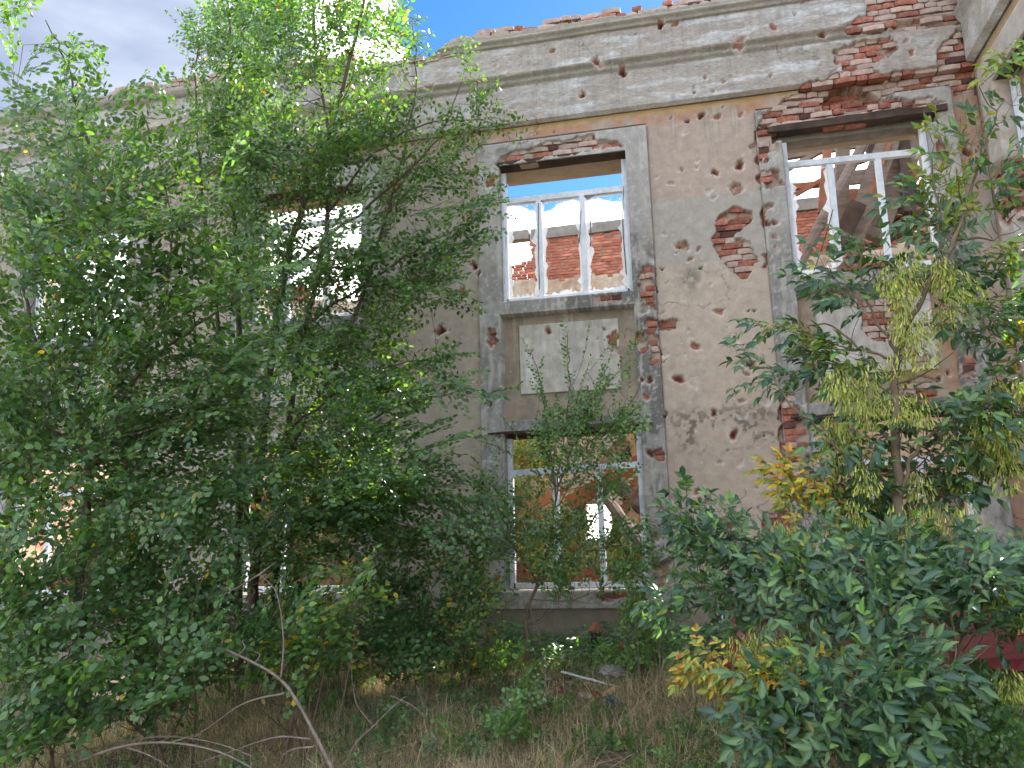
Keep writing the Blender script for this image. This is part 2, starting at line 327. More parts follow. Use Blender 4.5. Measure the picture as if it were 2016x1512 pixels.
HOLE = [  # (u, v, radius px, how far through)  impacts read off the photograph
 (1380,227,8,1),(1412,229,8,.8),(1354,239,5,1),(1349,262,5,.3),(1458,226,6,.7),(1372,330,5,.4),(1373,315,5,.5),(1407,339,7,.9),(1342,334,5,.7),(1321,360,6,.6),
 (1449,368,11,1),(1456,325,10,.9),(1396,375,7,.3),(1405,390,6,.4),(1412,345,5,.2),(1307,460,5,.4),(1343,484,11,1),(1375,490,6,.8),(1358,510,6,.8),(1303,530,4,.9),(1379,528,4,.9),
 (1294,348,4,.3),(1332,498,3,.6),(1416,614,8,.7),(1304,616,5,.6),(1368,681,9,.8),(1336,746,10,.9),(1363,757,7,.3),(1451,670,7,.5),(1472,697,5,.8),(1476,717,10,1),(1470,737,6,.8),
 (1459,790,6,.7),(1406,813,7,1),(1454,816,6,.5),(1463,820,6,.5),(1444,856,9,.9),(1308,712,4,.8),(1310,695,8,.5),(1485,612,3,1),(1474,612,3,1),(1504,858,3,1),(1512,786,9,.3),
 (1417,911,5,.6),(1458,912,6,.4),(1505,914,5,.3),(1327,983,9,.5),(1375,967,8,.6),(1393,988,8,.7),(1396,1000,7,.4),(1428,1033,12,1),(1374,1080,8,.8),(1311,814,4,.8),(1309,820,4,.9),
 (1266,617,7,.5),(1280,750,8,.9),(1273,783,7,.6),(1283,895,9,.9),(1265,750,5,.9),(1078,650,8,.9),(1105,698,6,.4),(1188,646,4,.9),(1047,690,3,1),(1034,690,3,1),(1187,742,6,.7),
 (967,679,8,.7),(968,800,4,.9),(945,540,6,.9),(934,523,8,.9),(930,520,6,.8),(912,575,12,.7),(867,650,12,1),(886,650,3,.6),(877,722,4,.9),(848,711,5,.3),(855,690,5,.3),(905,577,6,.7),
 (968,362,12,.8),(940,400,4,.5),(1090,108,7,.8),(1008,157,8,.8),(1176,133,12,1),(1227,150,11,1),(1149,195,7,.9),(1012,222,5,.5),(1301,58,9,.9),(1330,57,7,.6),(939,141,7,.8),(976,140,6,.4),
 (1025,139,4,.5),(1190,87,4,.5),(1454,97,14,.7),(1377,103,4,.6),(1496,146,4,.6),(1451,152,6,.5),(1388,161,5,.8),(1367,190,4,.9),(1423,210,4,.7),(1365,181,3,.8),(1420,169,4,.6),
 (1520,62,8,.7),(1562,38,4,.7),(1615,83,7,.9),(1516,158,5,.8),(1425,169,4,.7),(853,182,10,.9),(845,180,6,.7),(1510,443,9,.9),(1524,442,7,.9),(1524,470,6,.8),(1525,490,5,.7),(1529,496,5,.5),
 (1575,690,5,.5),(1905,298,10,.9),(1852,745,6,1),(1870,732,5,.9),(1480,905,4,.3),(1290,1060,8,.7),(1300,1000,8,.7),(1250,930,4,.5),(1262,965,5,.4),(1345,590,4,.3),(1400,560,4,.3),
 (820,180,7,.8),(790,300,6,.6),(905,330,5,.5),(1050,262,4,.5),(1090,260,3,.9),(820,540,5,.5),(850,500,6,.5),(985,860,6,.6),(1800,60,6,.5),(1780,90,6,.6),(1745,118,5,.7),(1790,112,7,.6),(1830,95,5,.5)]
HOLES = [(*W(u, v, 0)[[0, 2]], r/FPX*9.9*1.05, d) for u, v, r, d in HOLE]
_rh = np.random.default_rng(5)
for k in range(620):
    HOLES.append((_rh.uniform(-9, 3.5), _rh.uniform(.6, 7.9), _rh.choice([.008, .011, .015, .021, .030], p=[.35, .3, .2, .11, .04]), _rh.uniform(.2, .75)))

def baylocal(x):
    d = np.full(x.shape, 99.0)
    for c in BAY: d = np.where(np.abs(x-c) < np.abs(d), x-c, d)
    return d
def prof_h(x, z):
    """outward relief of the undamaged facade"""
    d = np.abs(baylocal(x)); h = np.zeros(x.shape)
    sur = (d < HW) & (z < 6.655) & (z > .93)
    hs = np.full(x.shape, .075)
    inn = d < OW
    hs = np.where(inn & (z > 3.075) & (z < 4.375), -.055, hs)
    hs = np.where(inn & (z > 3.40) & (z < 4.25) & (d < .60), -.025, hs)
    hs = np.where(inn & (z > 2.9) & (z <= 3.075), .055, hs)
    hs = np.where((d < OW+.02) & (z > 4.375) & (z < 4.54), .085, hs)
    h = np.where(sur, hs, h)
    sill = (d < HW+.06) & (z > .92) & (z < 1.12); h = np.where(sill, .12, h)
    e = np.interp(z, [6.87, 6.871, 7.385, 7.425, 7.46, 7.505, 7.53, 7.545, 7.96, 7.965, 8.0, 8.04, 8.07, 8.2], [.0, .10, .10, .135, .135, .185, .185, .10, .10, .135, .135, .185, .15, .15])
    return np.where(z > 6.8705, e, h)
def exposed(x, z):
    """1 where the render is gone"""
    wx = x + (fbm(x*9, z*9, 21, 4)-.5)*.17; wz = z + (fbm(x*9+31, z*9, 22, 4)-.5)*.13
    m = np.zeros(x.shape, bool)
    for p, _ in POLY:
        P = np.array(p); bx = (x > P[:, 0].min()-.1) & (x < P[:, 0].max()+.1) & (z > P[:, 1].min()-.1) & (z < P[:, 1].max()+.1)
        if bx.any(): m[bx] |= inpoly(wx[bx], wz[bx], p)
    return m
def relief(x, z):
    shp = x.shape; b = prof_h(x, z); h = b.copy(); ex = exposed(x, z)
    h = h + (fbm(x*1.3, z*1.3, 4, 3)-.5)*.02 + (fbm(x*11, z*11, 5, 3)-.5)*.005
    red = np.zeros(shp); pale = np.zeros(shp); dark = np.zeros(shp)
    for (hx, hz, r, d) in HOLES:
        s = (np.abs(x-hx) < r*2.2) & (np.abs(z-hz) < r*2.2)
        if not s.any(): continue
        xx = x[s]-hx; zz = z[s]-hz; an = np.arctan2(zz, xx); sd = int(abs(hx*733)+abs(hz*977)) % 991
        rr = np.hypot(xx, zz)/(1+.7*(fbm((xx+hx)*38, (zz+hz)*38, sd, 2)-.5))/(r*(1+.26*np.sin(an*2+sd)+.14*np.sin(an*3+sd*1.7)+.05*np.sin(an*7+sd*.3)))
        dep = d*min(.075, .02+r*.75)*np.clip(1.15-rr**1.6, 0, 1)
        h[s] -= dep; core = sstep(.95, .6, rr)
        if r > .045 and d > .55: red[s] = np.maximum(red[s], core*.95)
        elif r > .03 and d > .6: red[s] = np.maximum(red[s], core*.6)
        else: dark[s] = np.maximum(dark[s], core*.0)
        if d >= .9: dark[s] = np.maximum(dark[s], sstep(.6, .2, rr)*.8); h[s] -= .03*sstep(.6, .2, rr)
        pale[s] = np.maximum(pale[s], sstep(1.45, 1.0, rr)*sstep(.6, .9, rr)*.6 + (core*.25 if d < .55 else 0)); dark[s] = np.maximum(dark[s], core*(.35 if (d > .6 and r <= .03) else 0))
    DP = wp([(1618, 190), (1660, 166), (1702, 168), (1738, 196), (1730, 214), (1620, 224)]); deepm = inpoly(x+(fbm(x*7, z*7, 27, 2)-.5)*.06, z, DP) if x.max() > 1 and z.max() > 6.4 else ex & False
    ck = np.abs(fbm(x*.9+3, z*1.1+8, 33, 5)-.5); crack = sstep(.0035, .0012, ck)*(fbm(x*.7, z*.7, 34, 2) > .52)*(z > .9); h -= crack*.006; dark = np.maximum(dark, crack*.55)
    h = np.where(ex, b-.060-.15*deepm+(fbm(x*20, z*20, 6, 2)-.5)*.014, h)
    return h, ex, red, pale, dark
def lerp3(c, t, a): return c*(1-a[..., None])+np.array(t)*a[..., None]
def wallcol(x, z, ex, red, pale, dark, zone):
    n1 = fbm(x*1.1, z*1.1, 41, 4); n2 = fbm(x*4, z*4, 42, 4); n3 = fbm(x*14, z*14, 43, 3); ns = fbm(x*2.0, z*13, 44, 4); nv = fbm(x*14, z*1.6, 45, 4)
    c = np.zeros(x.shape+(3,)); d = baylocal(x); ad = np.abs(d)
    if zone == 'wall':
        c[:] = (.47, .39, .32); c = lerp3(c, (.41, .325, .275), sstep(5.55, 5.75, z+(n1-.5)*.5)*.8); c = lerp3(c, (.37, .345, .315), sstep(4.6, 5.0, z)*sstep(5.75, 5.6, z+(n2-.5)*.2)*.8)
        c = lerp3(c, (.47, .37, .30), sstep(.5, .7, n1)*.6*(z < 5))
        t = sstep(6.62, 6.72, z+(n2-.5)*.10); c = lerp3(c, (.43, .235, .165), t*sstep(.35, .6, n2+.05)*.8); c = lerp3(c, (.50, .345, .17), sstep(6.76, 6.83, z+(n2-.5)*.12)*.85)
        c = lerp3(c, (.43, .24, .15), sstep(3.1, 3.35, x)*sstep(.3, .5, n1)*.7)
        nf = fbm(x*24, z*24, 47, 2); m = sstep(2.5, 2.75, z)*sstep(3.2, 3.0, z)*sstep(.42, .6, n2)*sstep(.48, .58, nf)*sstep(-.4, .1, x); c = lerp3(c, (.13, .115, .09), m*.8)
        m = sstep(1.7, 2.2, z)*sstep(3.3, 2.9, z)*sstep(.45, .75, n1); c = lerp3(c, (.23, .205, .17), m*.5)
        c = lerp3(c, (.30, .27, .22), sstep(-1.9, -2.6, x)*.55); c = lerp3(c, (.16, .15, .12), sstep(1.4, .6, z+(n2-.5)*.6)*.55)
        m = np.exp(-((x-.22)/.12)**2-((z-4.65)/.16)**2)*sstep(.35, .6, n3); c = lerp3(c, (.20, .185, .15), m*.9)
    elif zone == 'surround':
        c[:] = (.355, .34, .32); c = lerp3(c, (.41, .38, .345), sstep(.45, .65, n2)*.7)
        inn = (ad < OW-.005) & (z > 3.08) & (z < 4.37)
        pan = inn & (ad < .6) & (z > 3.4) & (z < 4.25)
        mt = n2*.5+nv*.35+n3*.15; zone_m = sstep(5.4, 4.9, z+(n1-.5)*1.2)*sstep(2.2, 2.9, z+(n1-.5)); mould = zone_m*np.maximum(sstep(.38, .52, mt)*.95, .2)*(1+.35*np.sign(d))*np.where(z > 4.37, .75, 1)
        mould = np.maximum(mould, sstep(.49, .57, nv*.5+n3*.5)*.65*sstep(3.2, 2.4, z)); mould = np.maximum(mould, sstep(.54, .66, n2)*sstep(6.35, 6.6, z)*.8)
        c = lerp3(c, (.125, .122, .115), np.where(inn, 0, mould).clip(0, 1)*.85)
        fl = fbm(x*34, z*26, 46, 2); c = lerp3(c, (.52, .50, .47), np.where(inn, 0, np.maximum(sstep(.66, .72, fl)*.5, sstep(.60, .70, nv)*.55)))
        c[inn] = (.345, .285, .22); c = lerp3(c, (.42, .24, .15), np.where(inn, sstep(.66, .78, ad)*sstep(.4, .6, nv)*.7 + sstep(1.8, 2.2, x)*sstep(.35, .5, n2)*.7, 0))
        pc = np.array((.52, .485, .43))*np.ones(c.shape); pc = lerp3(pc, (.66, .65, .62), sstep(.5, .66, nv)*.8); pc = lerp3(pc, (.30, .26, .22), sstep(.48, .66, n2*.5+nv*.5)*.55)
        c = np.where(pan[..., None], pc, c); c = lerp3(c, (.17, .15, .12), np.where(inn & ~pan, sstep(.5, .65, n2)*.35, 0))
        c = lerp3(c, (.19, .17, .14), sstep(.58, .7, n3*.5+n2*.5)*.5*(z < 1.12))
    else:
        c[:] = (.41, .365, .325); c = lerp3(c, (.37, .335, .30), sstep(.42, .6, n1)*.5)
        w = sstep(.49, .63, ns*.62+n2*.38)*(.55+.45*sstep(.45, .6, n1)); w = w*np.where((z < 7.38) | ((z > 7.55) & (z < 7.95)), 1, .3); c = lerp3(c, (.60, .61, .62), w*.85)  # worn whitish streaks; their bluish tint and extra spread paint in veiling haze
        mo = ((z > 7.38) & (z < 7.535)) | (z > 7.955); c = lerp3(c, (.30, .272, .222), np.where(mo, .75*sstep(.25, .5, n2+.1), 0))
        c = lerp3(c, (.20, .18, .15), sstep(.55, .72, n3*.4+n2*.6)*.30)
        c = lerp3(c, (.30, .25, .20), sstep(.62, .75, n2)*sstep(8, 7.6, z)*.3)
    st = fbm(x*16, z*.9, 48, 3); top = np.where(z > 6.87, 7.9, np.where(ad < HW, 4.40, 6.80)) if zone != 'ent' else np.where(z < 7.4, 7.38, 7.96)
    sk_ = sstep(.50, .66, st)*sstep(1.3, .05, top-z)*(z < top); c = lerp3(c, (.20, .18, .155), sk_*.25); c = lerp3(c, (.56, .52, .46), sstep(.66, .74, st)*sstep(1.0, .1, top-z)*(z < top)*.35)
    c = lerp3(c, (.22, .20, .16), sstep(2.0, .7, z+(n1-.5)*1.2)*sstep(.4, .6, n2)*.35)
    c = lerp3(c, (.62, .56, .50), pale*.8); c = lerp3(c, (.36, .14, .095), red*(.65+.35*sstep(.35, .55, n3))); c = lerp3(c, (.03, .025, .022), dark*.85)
    mc = np.array((.34, .25, .20))*np.ones(c.shape); mc = lerp3(mc, (.27, .12, .085), sstep(.45, .62, n3)); mc = lerp3(mc, (.46, .40, .35), sstep(.5, .62, n2)*.7)
    c = np.where(ex[..., None], mc, c)
    return c
def snapgrid(a, b, step, breaks):
    g = list(np.arange(a, b, step))+[b]; br = [q for q in breaks if a-1e-6 < q < b+1e-6]
    g = [v for v in g if all(abs(v-q) > step*.45 for q in br)]+br
    for q in br:
        if a < q-.0012 and q+.0012 < b: g += [q-.0012, q+.0012]
    return np.unique(np.round(np.array([v for v in g if v not in br or v in (a, b)] + [a, b]), 5))
XB = [c+s*w for c in BAY for s in (-1, 1) for w in (HW, HW+.06, OW, OW+.02, .60)]
ZB = [.92, .93, 1.12, 2.92, 3.075, 3.40, 4.25, 4.375, 4.54, 6.34, 6.655, 6.8705, 7.54, 7.9625]
def sheet(name, x0, x1, z0, z1, step, keep, zone, mat, parent, topcut=None, back=.115, frame=None, fns=(relief, wallcol)):
    xs = snapgrid(x0, x1, step, XB); zs = snapgrid(z0, z1, step, ZB); X, Z = np.meshgrid(xs, zs)
    H, ex, red, pale, dark = fns[0](X, Z); col = fns[1](X, Z, ex, red, pale, dark, zone)
    cx = (X[:-1, :-1]+X[1:, 1:])/2; cz = (Z[:-1, :-1]+Z[1:, 1:])/2; K = keep(cx, cz)
    i = np.arange(X.size).reshape(X.shape); a, b, c, d = i[:-1, :-1], i[:-1, 1:], i[1:, 1:], i[1:, :-1]
    F = np.stack([a[K], b[K], c[K], d[K]], 1)
    # rim down to the masonry along every free edge
    Kp = np.pad(K, 1); E = []
    for (dj, di, p, q) in ((-1, 0, a, b), (1, 0, c, d), (0, -1, d, a), (0, 1, b, c)):
        nb = Kp[1+dj:Kp.shape[0]-1+dj, 1+di:Kp.shape[1]-1+di]; m = K & ~nb; E.append(np.stack([p[m], q[m]], 1))
    E = np.concatenate(E); n = X.size
    F2 = np.stack([E[:, 1], E[:, 0], E[:, 0]+n, E[:, 1]+n], 1)
    if frame is None: put = lambda x, h, z: np.stack([x, -h, z], -1)
    else: put = frame
    V = np.concatenate([put(X.ravel(), H.ravel(), Z.ravel()), put(X.ravel(), np.full(X.size, -back), Z.ravel())])
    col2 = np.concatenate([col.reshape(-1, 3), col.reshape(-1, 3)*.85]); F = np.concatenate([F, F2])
    us = np.unique(F); mp = np.full(2*n, -1); mp[us] = np.arange(len(us))
    return link(name, npmesh(name, V[us], mp[F], col2[us]), mat, parent)
ruin = empty('ruined_building', 'bullet scarred two storey shell of a roofless brick and plaster building', 'building')
def in_open(x, z):
    d = np.abs(baylocal(x)); return (d < OW) & (((z > 1.12) & (z < 2.92)) | ((z > 4.54) & (z < 6.34)))
def topz(x):
    t = np.interp(x, [-14, -4.1, -4.0, -3.0, -2.9, -2.7, 3.6], [8.13, 8.13, 7.96, 7.93, 8.0, 8.13, 8.13])
    return t + (fbm(x*5, x*0, 61, 3)-.5)*.06
def keep_wall(x, z):
    d = np.abs(baylocal(x)); return ~(((d < HW) & (z < 6.655) & (z > .93)) | ((d < HW+.06) & (z > .92) & (z < 1.12)))
XL = -3.2
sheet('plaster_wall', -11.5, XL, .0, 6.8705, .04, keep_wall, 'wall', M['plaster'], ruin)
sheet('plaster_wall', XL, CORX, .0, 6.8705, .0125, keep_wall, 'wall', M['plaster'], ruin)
sheet('cornice', -11.5, XL, 6.8705, 8.25, .04, lambda x, z: z < topz(x), 'ent', M['whitewash'], ruin, back=-.03)
sheet('cornice', XL, CORX-.1, 6.8705, 8.25, .014, lambda x, z: z < topz(x), 'ent', M['whitewash'], ruin, back=-.03)
for k, c in enumerate(BAY):
    st = .04 if k < 2 else .015
    def keep_s(x, z, c=c):
        d = np.abs(x-c); ins = ((d < HW) & (z < 6.655) & (z > .93)) | ((d < HW+.06) & (z > .92) & (z < 1.12))
        ok = ins & ~in_open(x, z)
        if k == 3: ok &= ~((z > 6.22) & (d < OW+.1) & (z < 6.36+(fbm(x*6, z*0, 3, 3)-.4)*.2))
        return ok
    o = sheet('window_surround', c-HW-.06, c+HW+.06, .92, 6.655, st, keep_s, 'surround', M['plaster'], ruin)
    if k == 2: o['label'] = 'grey rendered surround with mould streaks and pale blank panel'
    if k == 3: o['label'] = 'grey rendered surround with bricks laid bare over and beside its window'

# masonry core behind the render
mb = MB(); Y0, Y1 = .12, .50
for k, c in enumerate(BAY):
    for z0, z1 in ((0, 1.10), (2.94, 4.51), (6.37, 7.92)): mb.box((c-OW-.01, .28 if (k == 3 and z0 > 6) else Y0, z0), (c+OW+.01, Y1+.12, z1))
edges = [-11.5]+[e for c in BAY for e in (c-OW-.01, c+OW+.01)]+[CORX+.5]
for a, b in zip(edges[::2], edges[1::2]): mb.box((a+.001, Y0+.001, 0), (b-.001, Y1-.001, 7.92))
mb.build('masonry_core', M['masonry'], ruin)
# rotten timber lintels over the openings
for k, c in enumerate(BAY):
    for j, zt in enumerate((6.34, 2.92)):
        m = MB(); r = RNG.uniform(-.01, .01, 4); big = (k == 3 and j == 0)
        x0, x1 = c-OW-.14, c+OW+(.20 if big else .12)
        m.bar((x0, .05 if not big else .0, zt+.02+r[0]), (x1, .04 if not big else -.04, zt+.03+r[1]), .20 if not big else .16, .06 if not big else .07, jit=.006, seg=10)
        if big: m.bar((x0+.05, -.03, zt+.075), (x1-.35, -.05, zt+.085), .05, .03, jit=.008, seg=9)
        if j == 1 or k != 2: m.bar((x0+.05, .20, zt-.01+r[2]), (x1-.05, .20, zt+r[3]), .10, .045, jit=.004, seg=8)
        if j == 1: m.bar((x0-.05, -.085, zt+.01), (x1+.02, -.08, zt+.035), .05, .018, jit=.005, seg=9)
        m.build('lintel', M['dark_wood'], ruin)
        if big: m = MB(); m.bar((x0+.12, .20, 6.315), (x1-.2, .20, 6.335), .20, .10, jit=.008, seg=9); m.build('lintel', M['grey_beam'], ruin)['label'] = 'grey chipped inner lintel'

# individual bricks: shared meshes of slightly broken blocks
def brick_mesh(L, mat, seed, H=.064, Dp=.115):
    rr = np.random.default_rng(seed); n = 3; V = []; F = []
    for i in range(n+1):
        x = -L/2+L*i/n; s = .86 if i in (0, n) else 1.0
        for (a, b) in ((-1, -1), (-1, 1), (1, 1), (1, -1)):
            V.append((x+rr.uniform(-.004, .004), a*Dp/2*s+rr.uniform(-.004, .004), b*H/2*s+rr.uniform(-.004, .003)))
    for i in range(n):
        q = 4*i
        for m_ in range(4): F.append((q+m_, q+4+m_, q+4+(m_+1) % 4, q+(m_+1) % 4))
    F.append((0, 1, 2, 3)); q = 4*n; F.append((q+3, q+2, q+1, q))
    me = bpy.data.meshes.new('brick'); me.from_pydata(V, [], F); me.materials.append(mat); me.update(); return me
BM = {}
for nm in ('brick', 'pale_brick', 'burnt_brick', 'far_brick'):
    BM[nm] = [[brick_mesh(Lb, M[nm], 10*i+j) for j in range(3)] for i, Lb in enumerate((.235, .118))]
# face courses wherever the render has fallen
slots = []
for row in range(8, 108):
    z = .62+row*.0745-.3; xo = -3.0+(row % 2)*.06; x = xo; kk = row*7
    while x < CORX-.05:
        kk += 1; hd = (_hash(np.array([kk]), np.array([row]), 5)[0] < .45); Lb = .128 if hd else .248
        slots.append((x+Lb/2, z, 1 if hd else 0, row)); x += Lb
SX = np.array([s[0] for s in slots]); SZ = np.array([s[1] for s in slots]); SL = np.array([.07 if s[2] else .12 for s in slots])
ok = sum(exposed(SX+f*SL, SZ).astype(int) for f in (-.8, -.3, .3, .8)) >= 2
ok &= ~in_open(SX-SL, SZ) & ~in_open(SX+SL, SZ) & ~in_open(SX, SZ+.03) & (SZ < 8.12)
bricks = []
for i in np.nonzero(ok)[0]:
    x, z, hd, row = slots[i]
    if random.random() < .05: continue
    deep = .16 if inpoly(np.array([x]), np.array([z]), wp([(1618, 190), (1660, 166), (1702, 168), (1738, 196), (1730, 214), (1620, 224)]))[0] else 0
    pb = prof_h(np.array([x-SL[i]*.9, x, x+SL[i]*.9]), np.array([z, z, z])); b = float(pb.min())
    if .93 < z < 6.65 and pb.max()-pb.min() > .03 and pb.max() < .1:     # a brick at the arris of a surround: a header, flush with its edge
        cc = min(BAY, key=lambda q: abs(q-x)); sg = 1 if x > cc else -1
        if abs(x-cc) > OW+.08: x = cc+sg*(HW-.066); hd = 1; b = .075
    h = b-.028+random.uniform(-.016, .014)-deep-.057
    kind = random.choices(['brick', 'pale_brick', 'burnt_brick'], ([.28, .68, .04] if z > 6.2 else [.55, .40, .05]))[0] if not deep else 'brick'
    bricks.append((kind, hd, (x, -h, z), random.gauss(0, .02), random.gauss(0, .008)))
# broken top courses along the skyline
x = -7.8
while x < 3.4:
    hd = random.random() < .4; Lb = .13 if hd else .25; t = float(topz(np.array([x]))[0])
    for lay in range(2 if (-2.75 < x) else (1 if x > -4.1 else 2)):
        if random.random() < (.0 if lay == 0 else (.5 if x < -1.6 else .15)): continue
        if lay == 1 and -4.1 < x < -2.75: continue
        bricks.append((random.choices(['brick', 'pale_brick', 'burnt_brick'], [.2, .75, .05])[0], hd, (x+Lb/2+lay*.06, -.055-random.uniform(0, .03), t+.022+lay*.068), random.gauss(0, .025), random.gauss(0, .02)))
    x += Lb+random.uniform(-.004, .004)
for (u, v, a) in ((884, 106, .2), (896, 90, .5), (906, 82, -.3), (912, 96, .1), (890, 112, 0), (925, 84, .1), (836, 128, .2), (850, 122, -.1)):
    p = W(u, v, -.06); bricks.append((random.choice(['brick', 'pale_brick']), 1 if a > .3 else 0, (p[0], -.06, p[2]), a, a*.5))
def place_brick(k, hd, loc, ry, rz, parent, name='brick'):
    o = bpy.data.objects.new(name, random.choice(BM[k][1 if hd else 0])); C.objects.link(o); o.location = loc; o.rotation_euler = (random.gauss(0, .03), ry, rz+random.choice((0, math.pi))); o.parent = parent
    return o
def joined_bricks(lst, name, parent, matname):
    """the rest of the bricks as one real mesh"""
    base = {}
    for hd in (0, 1): me = BM[matname][hd][0]; base[hd] = (np.array([v.co[:] for v in me.vertices]), [tuple(p.vertices) for p in me.polygons])
    m = MB()
    for (k, hd, loc, ry, rz) in lst:
        V, F = base[hd]; c, s = math.cos(rz), math.sin(rz); R = np.array([[c, -s, 0], [s, c, 0], [0, 0, 1]])
        m.add(V@R.T*np.array([1, 1, random.uniform(.92, 1.05)])+np.array(loc), F)
    o = m.build(name, M[matname], parent); o['kind'] = 'stuff'; return o
random.shuffle(bricks); bricks.sort(key=lambda b: np.linalg.norm(np.array(b[2])-CAM))
for b in bricks[:296]: place_brick(*b, ruin)
if len(bricks) > 296: joined_bricks(bricks[296:], 'brickwork', ruin, 'pale_brick')
print('near bricks', len(bricks))
# three loose bricks lying on the right-hand upper sill
for i, (u, v, ry, rz) in enumerate(((1668, 522, .9, .2), (1683, 512, -.5, .3), (1690, 529, .05, -.1), (1662, 531, .1, .5), (1722, 533, 0, .1))):
    p = W(u, v, -.02); o = place_brick('brick', i in (0, 3), (p[0], -.02, max(p[2], 4.595)), ry, rz, None, 'loose_brick')
    tag(o, ['red brick standing on end at the left of the heap on the upper sill', 'red brick leaning on top of the little heap on the right hand upper sill',
            'red brick lying flat under the heap on the right hand upper sill', 'half brick at the left foot of the heap on the right hand upper sill', 'red brick lying alone on the right hand upper sill, right of the heap'][i], 'brick', 'loose bricks on the upper window sill')

#@@WING
# ---------------------------------------------------------------- wing returning towards the camera (plane x = CORX, faces -x)
def prof_w(y, z):
    q = y.copy()*0; d = np.abs(y+1.42)           # y is the distance coordinate (negative towards the camera)
    h = np.where((d < HW+.08) & (z < 6.655) & (z > .93), .075, 0); h = np.where((d < OW) & (z > 3.075) & (z < 4.375), -.055, h)
    e = np.interp(z, [6.87, 6.871, 7.385, 7.425, 7.46, 7.505, 7.53, 7.545, 7.96, 7.965, 8.0, 8.04, 8.07, 8.2], [.0, .10, .10, .135, .135, .185, .185, .10, .10, .135, .135, .185, .15, .15])
    return np.where(z > 6.8705, e, h)
WPOLY = [[(-.62, 5.45), (-.30, 5.5), (-.28, 4.9), (-.45, 4.75), (-.66, 4.8)], [(-.6, 4.5), (-.35, 4.45), (-.4, 4.2), (-.6, 4.2)]]
def relief_w(y, z):
    b = prof_w(y, z); h = b+(fbm(y*1.3+9, z*1.3, 4, 3)-.5)*.02; ex = np.zeros(y.shape, bool)
    wy = y+(fbm(y*9, z*9, 23, 3)-.5)*.1
    for p in WPOLY: ex |= inpoly(wy, z, p)
    h = np.where(ex, b-.05, h); zz = np.zeros(y.shape); return h, ex, zz, zz, zz
def col_w(y, z, ex, red, pale, dark, zone):
    n1 = fbm(y*1.5, z*1.5, 51, 4); n2 = fbm(y*5, z*5, 52, 4); nv = fbm(y*14, z*1.6, 53, 4)
    c = np.zeros(y.shape+(3,)); c[:] = (.40, .25, .165); c = lerp3(c, (.40, .33, .26), sstep(.45, .62, n1)*.6)
    d = np.abs(y+1.42); c = lerp3(c, (.46, .43, .39), ((d < HW+.08) & (z < 6.655))*(.9-.3*sstep(.5, .6, n2)))
    e = z > 6.87; c = np.where(e[..., None], lerp3(np.array((.40, .37, .32))*np.ones(c.shape), (.56, .54, .50), sstep(.48, .64, n2)*.7), c)
    t = (z > 6.72) & ~e; c = np.where(t[..., None], lerp3(c, (.50, .34, .17), .7+0*z), c)
    return np.where(ex[..., None], lerp3(np.array((.30, .15, .10))*np.ones(c.shape), (.40, .30, .24), sstep(.45, .6, n2)), c)
wing = empty('ruined_wing', 'projecting orange rendered wing of the ruin at the right edge of the view', 'building')
_XB = XB; XB = [-1.42+s*w for s in (-1, 1) for w in (HW+.08, OW)]
wf = lambda y, h, z: np.stack([CORX-h, y, z], -1)
def wopen(y, z): d = np.abs(y+1.42); return (d < OW) & (((z > 1.12) & (z < 2.92)) | ((z > 4.54) & (z < 6.34)))
sheet('plaster_wall', -5.0, -.0, 0, 6.8705, .03, lambda y, z: ~wopen(y, z), 'wall', M['plaster'], wing, frame=wf, fns=(relief_w, col_w))
sheet('cornice', -5.0, -.1, 6.8705, 8.12, .03, lambda y, z: z < 9, 'ent', M['whitewash'], wing, frame=wf, fns=(relief_w, col_w), back=-.03)
XB = _XB
mb = MB(); a, b = -1.42-OW-.01, -1.42+OW+.01
for z0, z1 in ((0, 1.10), (2.94, 4.51), (6.36, 8.05)): mb.box((CORX+.12, a, z0), (CORX+.5, b, z1))
mb.box((CORX+.121, -5.0, 0), (CORX+.499, a-.001, 8.05)); mb.box((CORX+.121, b+.001, 0), (CORX+.499, .03, 8.05)); mb.build('masonry_core', M['masonry'], wing)
mb = MB(); mb.box((CORX+3.6, -5, 0), (CORX+3.9, 7, 7.4)); mb.build('inner_partition', M['masonry'], wing)
mb = MB(); mb.bar((CORX+.06, a-.12, 6.36), (CORX+.06, b+.12, 6.36), .05, .2, up=(1, 0, 0), jit=.004, seg=8); mb.build('lintel', M['dark_wood'], wing)
for p in WPOLY:
    P = np.array(p)
    for row in range(56, 76):
        z = .62+row*.0745-.3; y = -1.0+(row % 2)*.12
        while y < 0:
            if inpoly(np.array([y]), np.array([z]), p)[0]:
                hh = float(prof_w(np.array([y]), np.array([z]))[0]); o = place_brick(random.choice(['brick', 'pale_brick', 'brick']), random.random() < .5, (CORX-hh+.028+.057+random.uniform(-.03, .012), y, z), 0, 0, wing); o.rotation_euler = (0, 0, math.pi/2+random.gauss(0, .05))
            y += .2

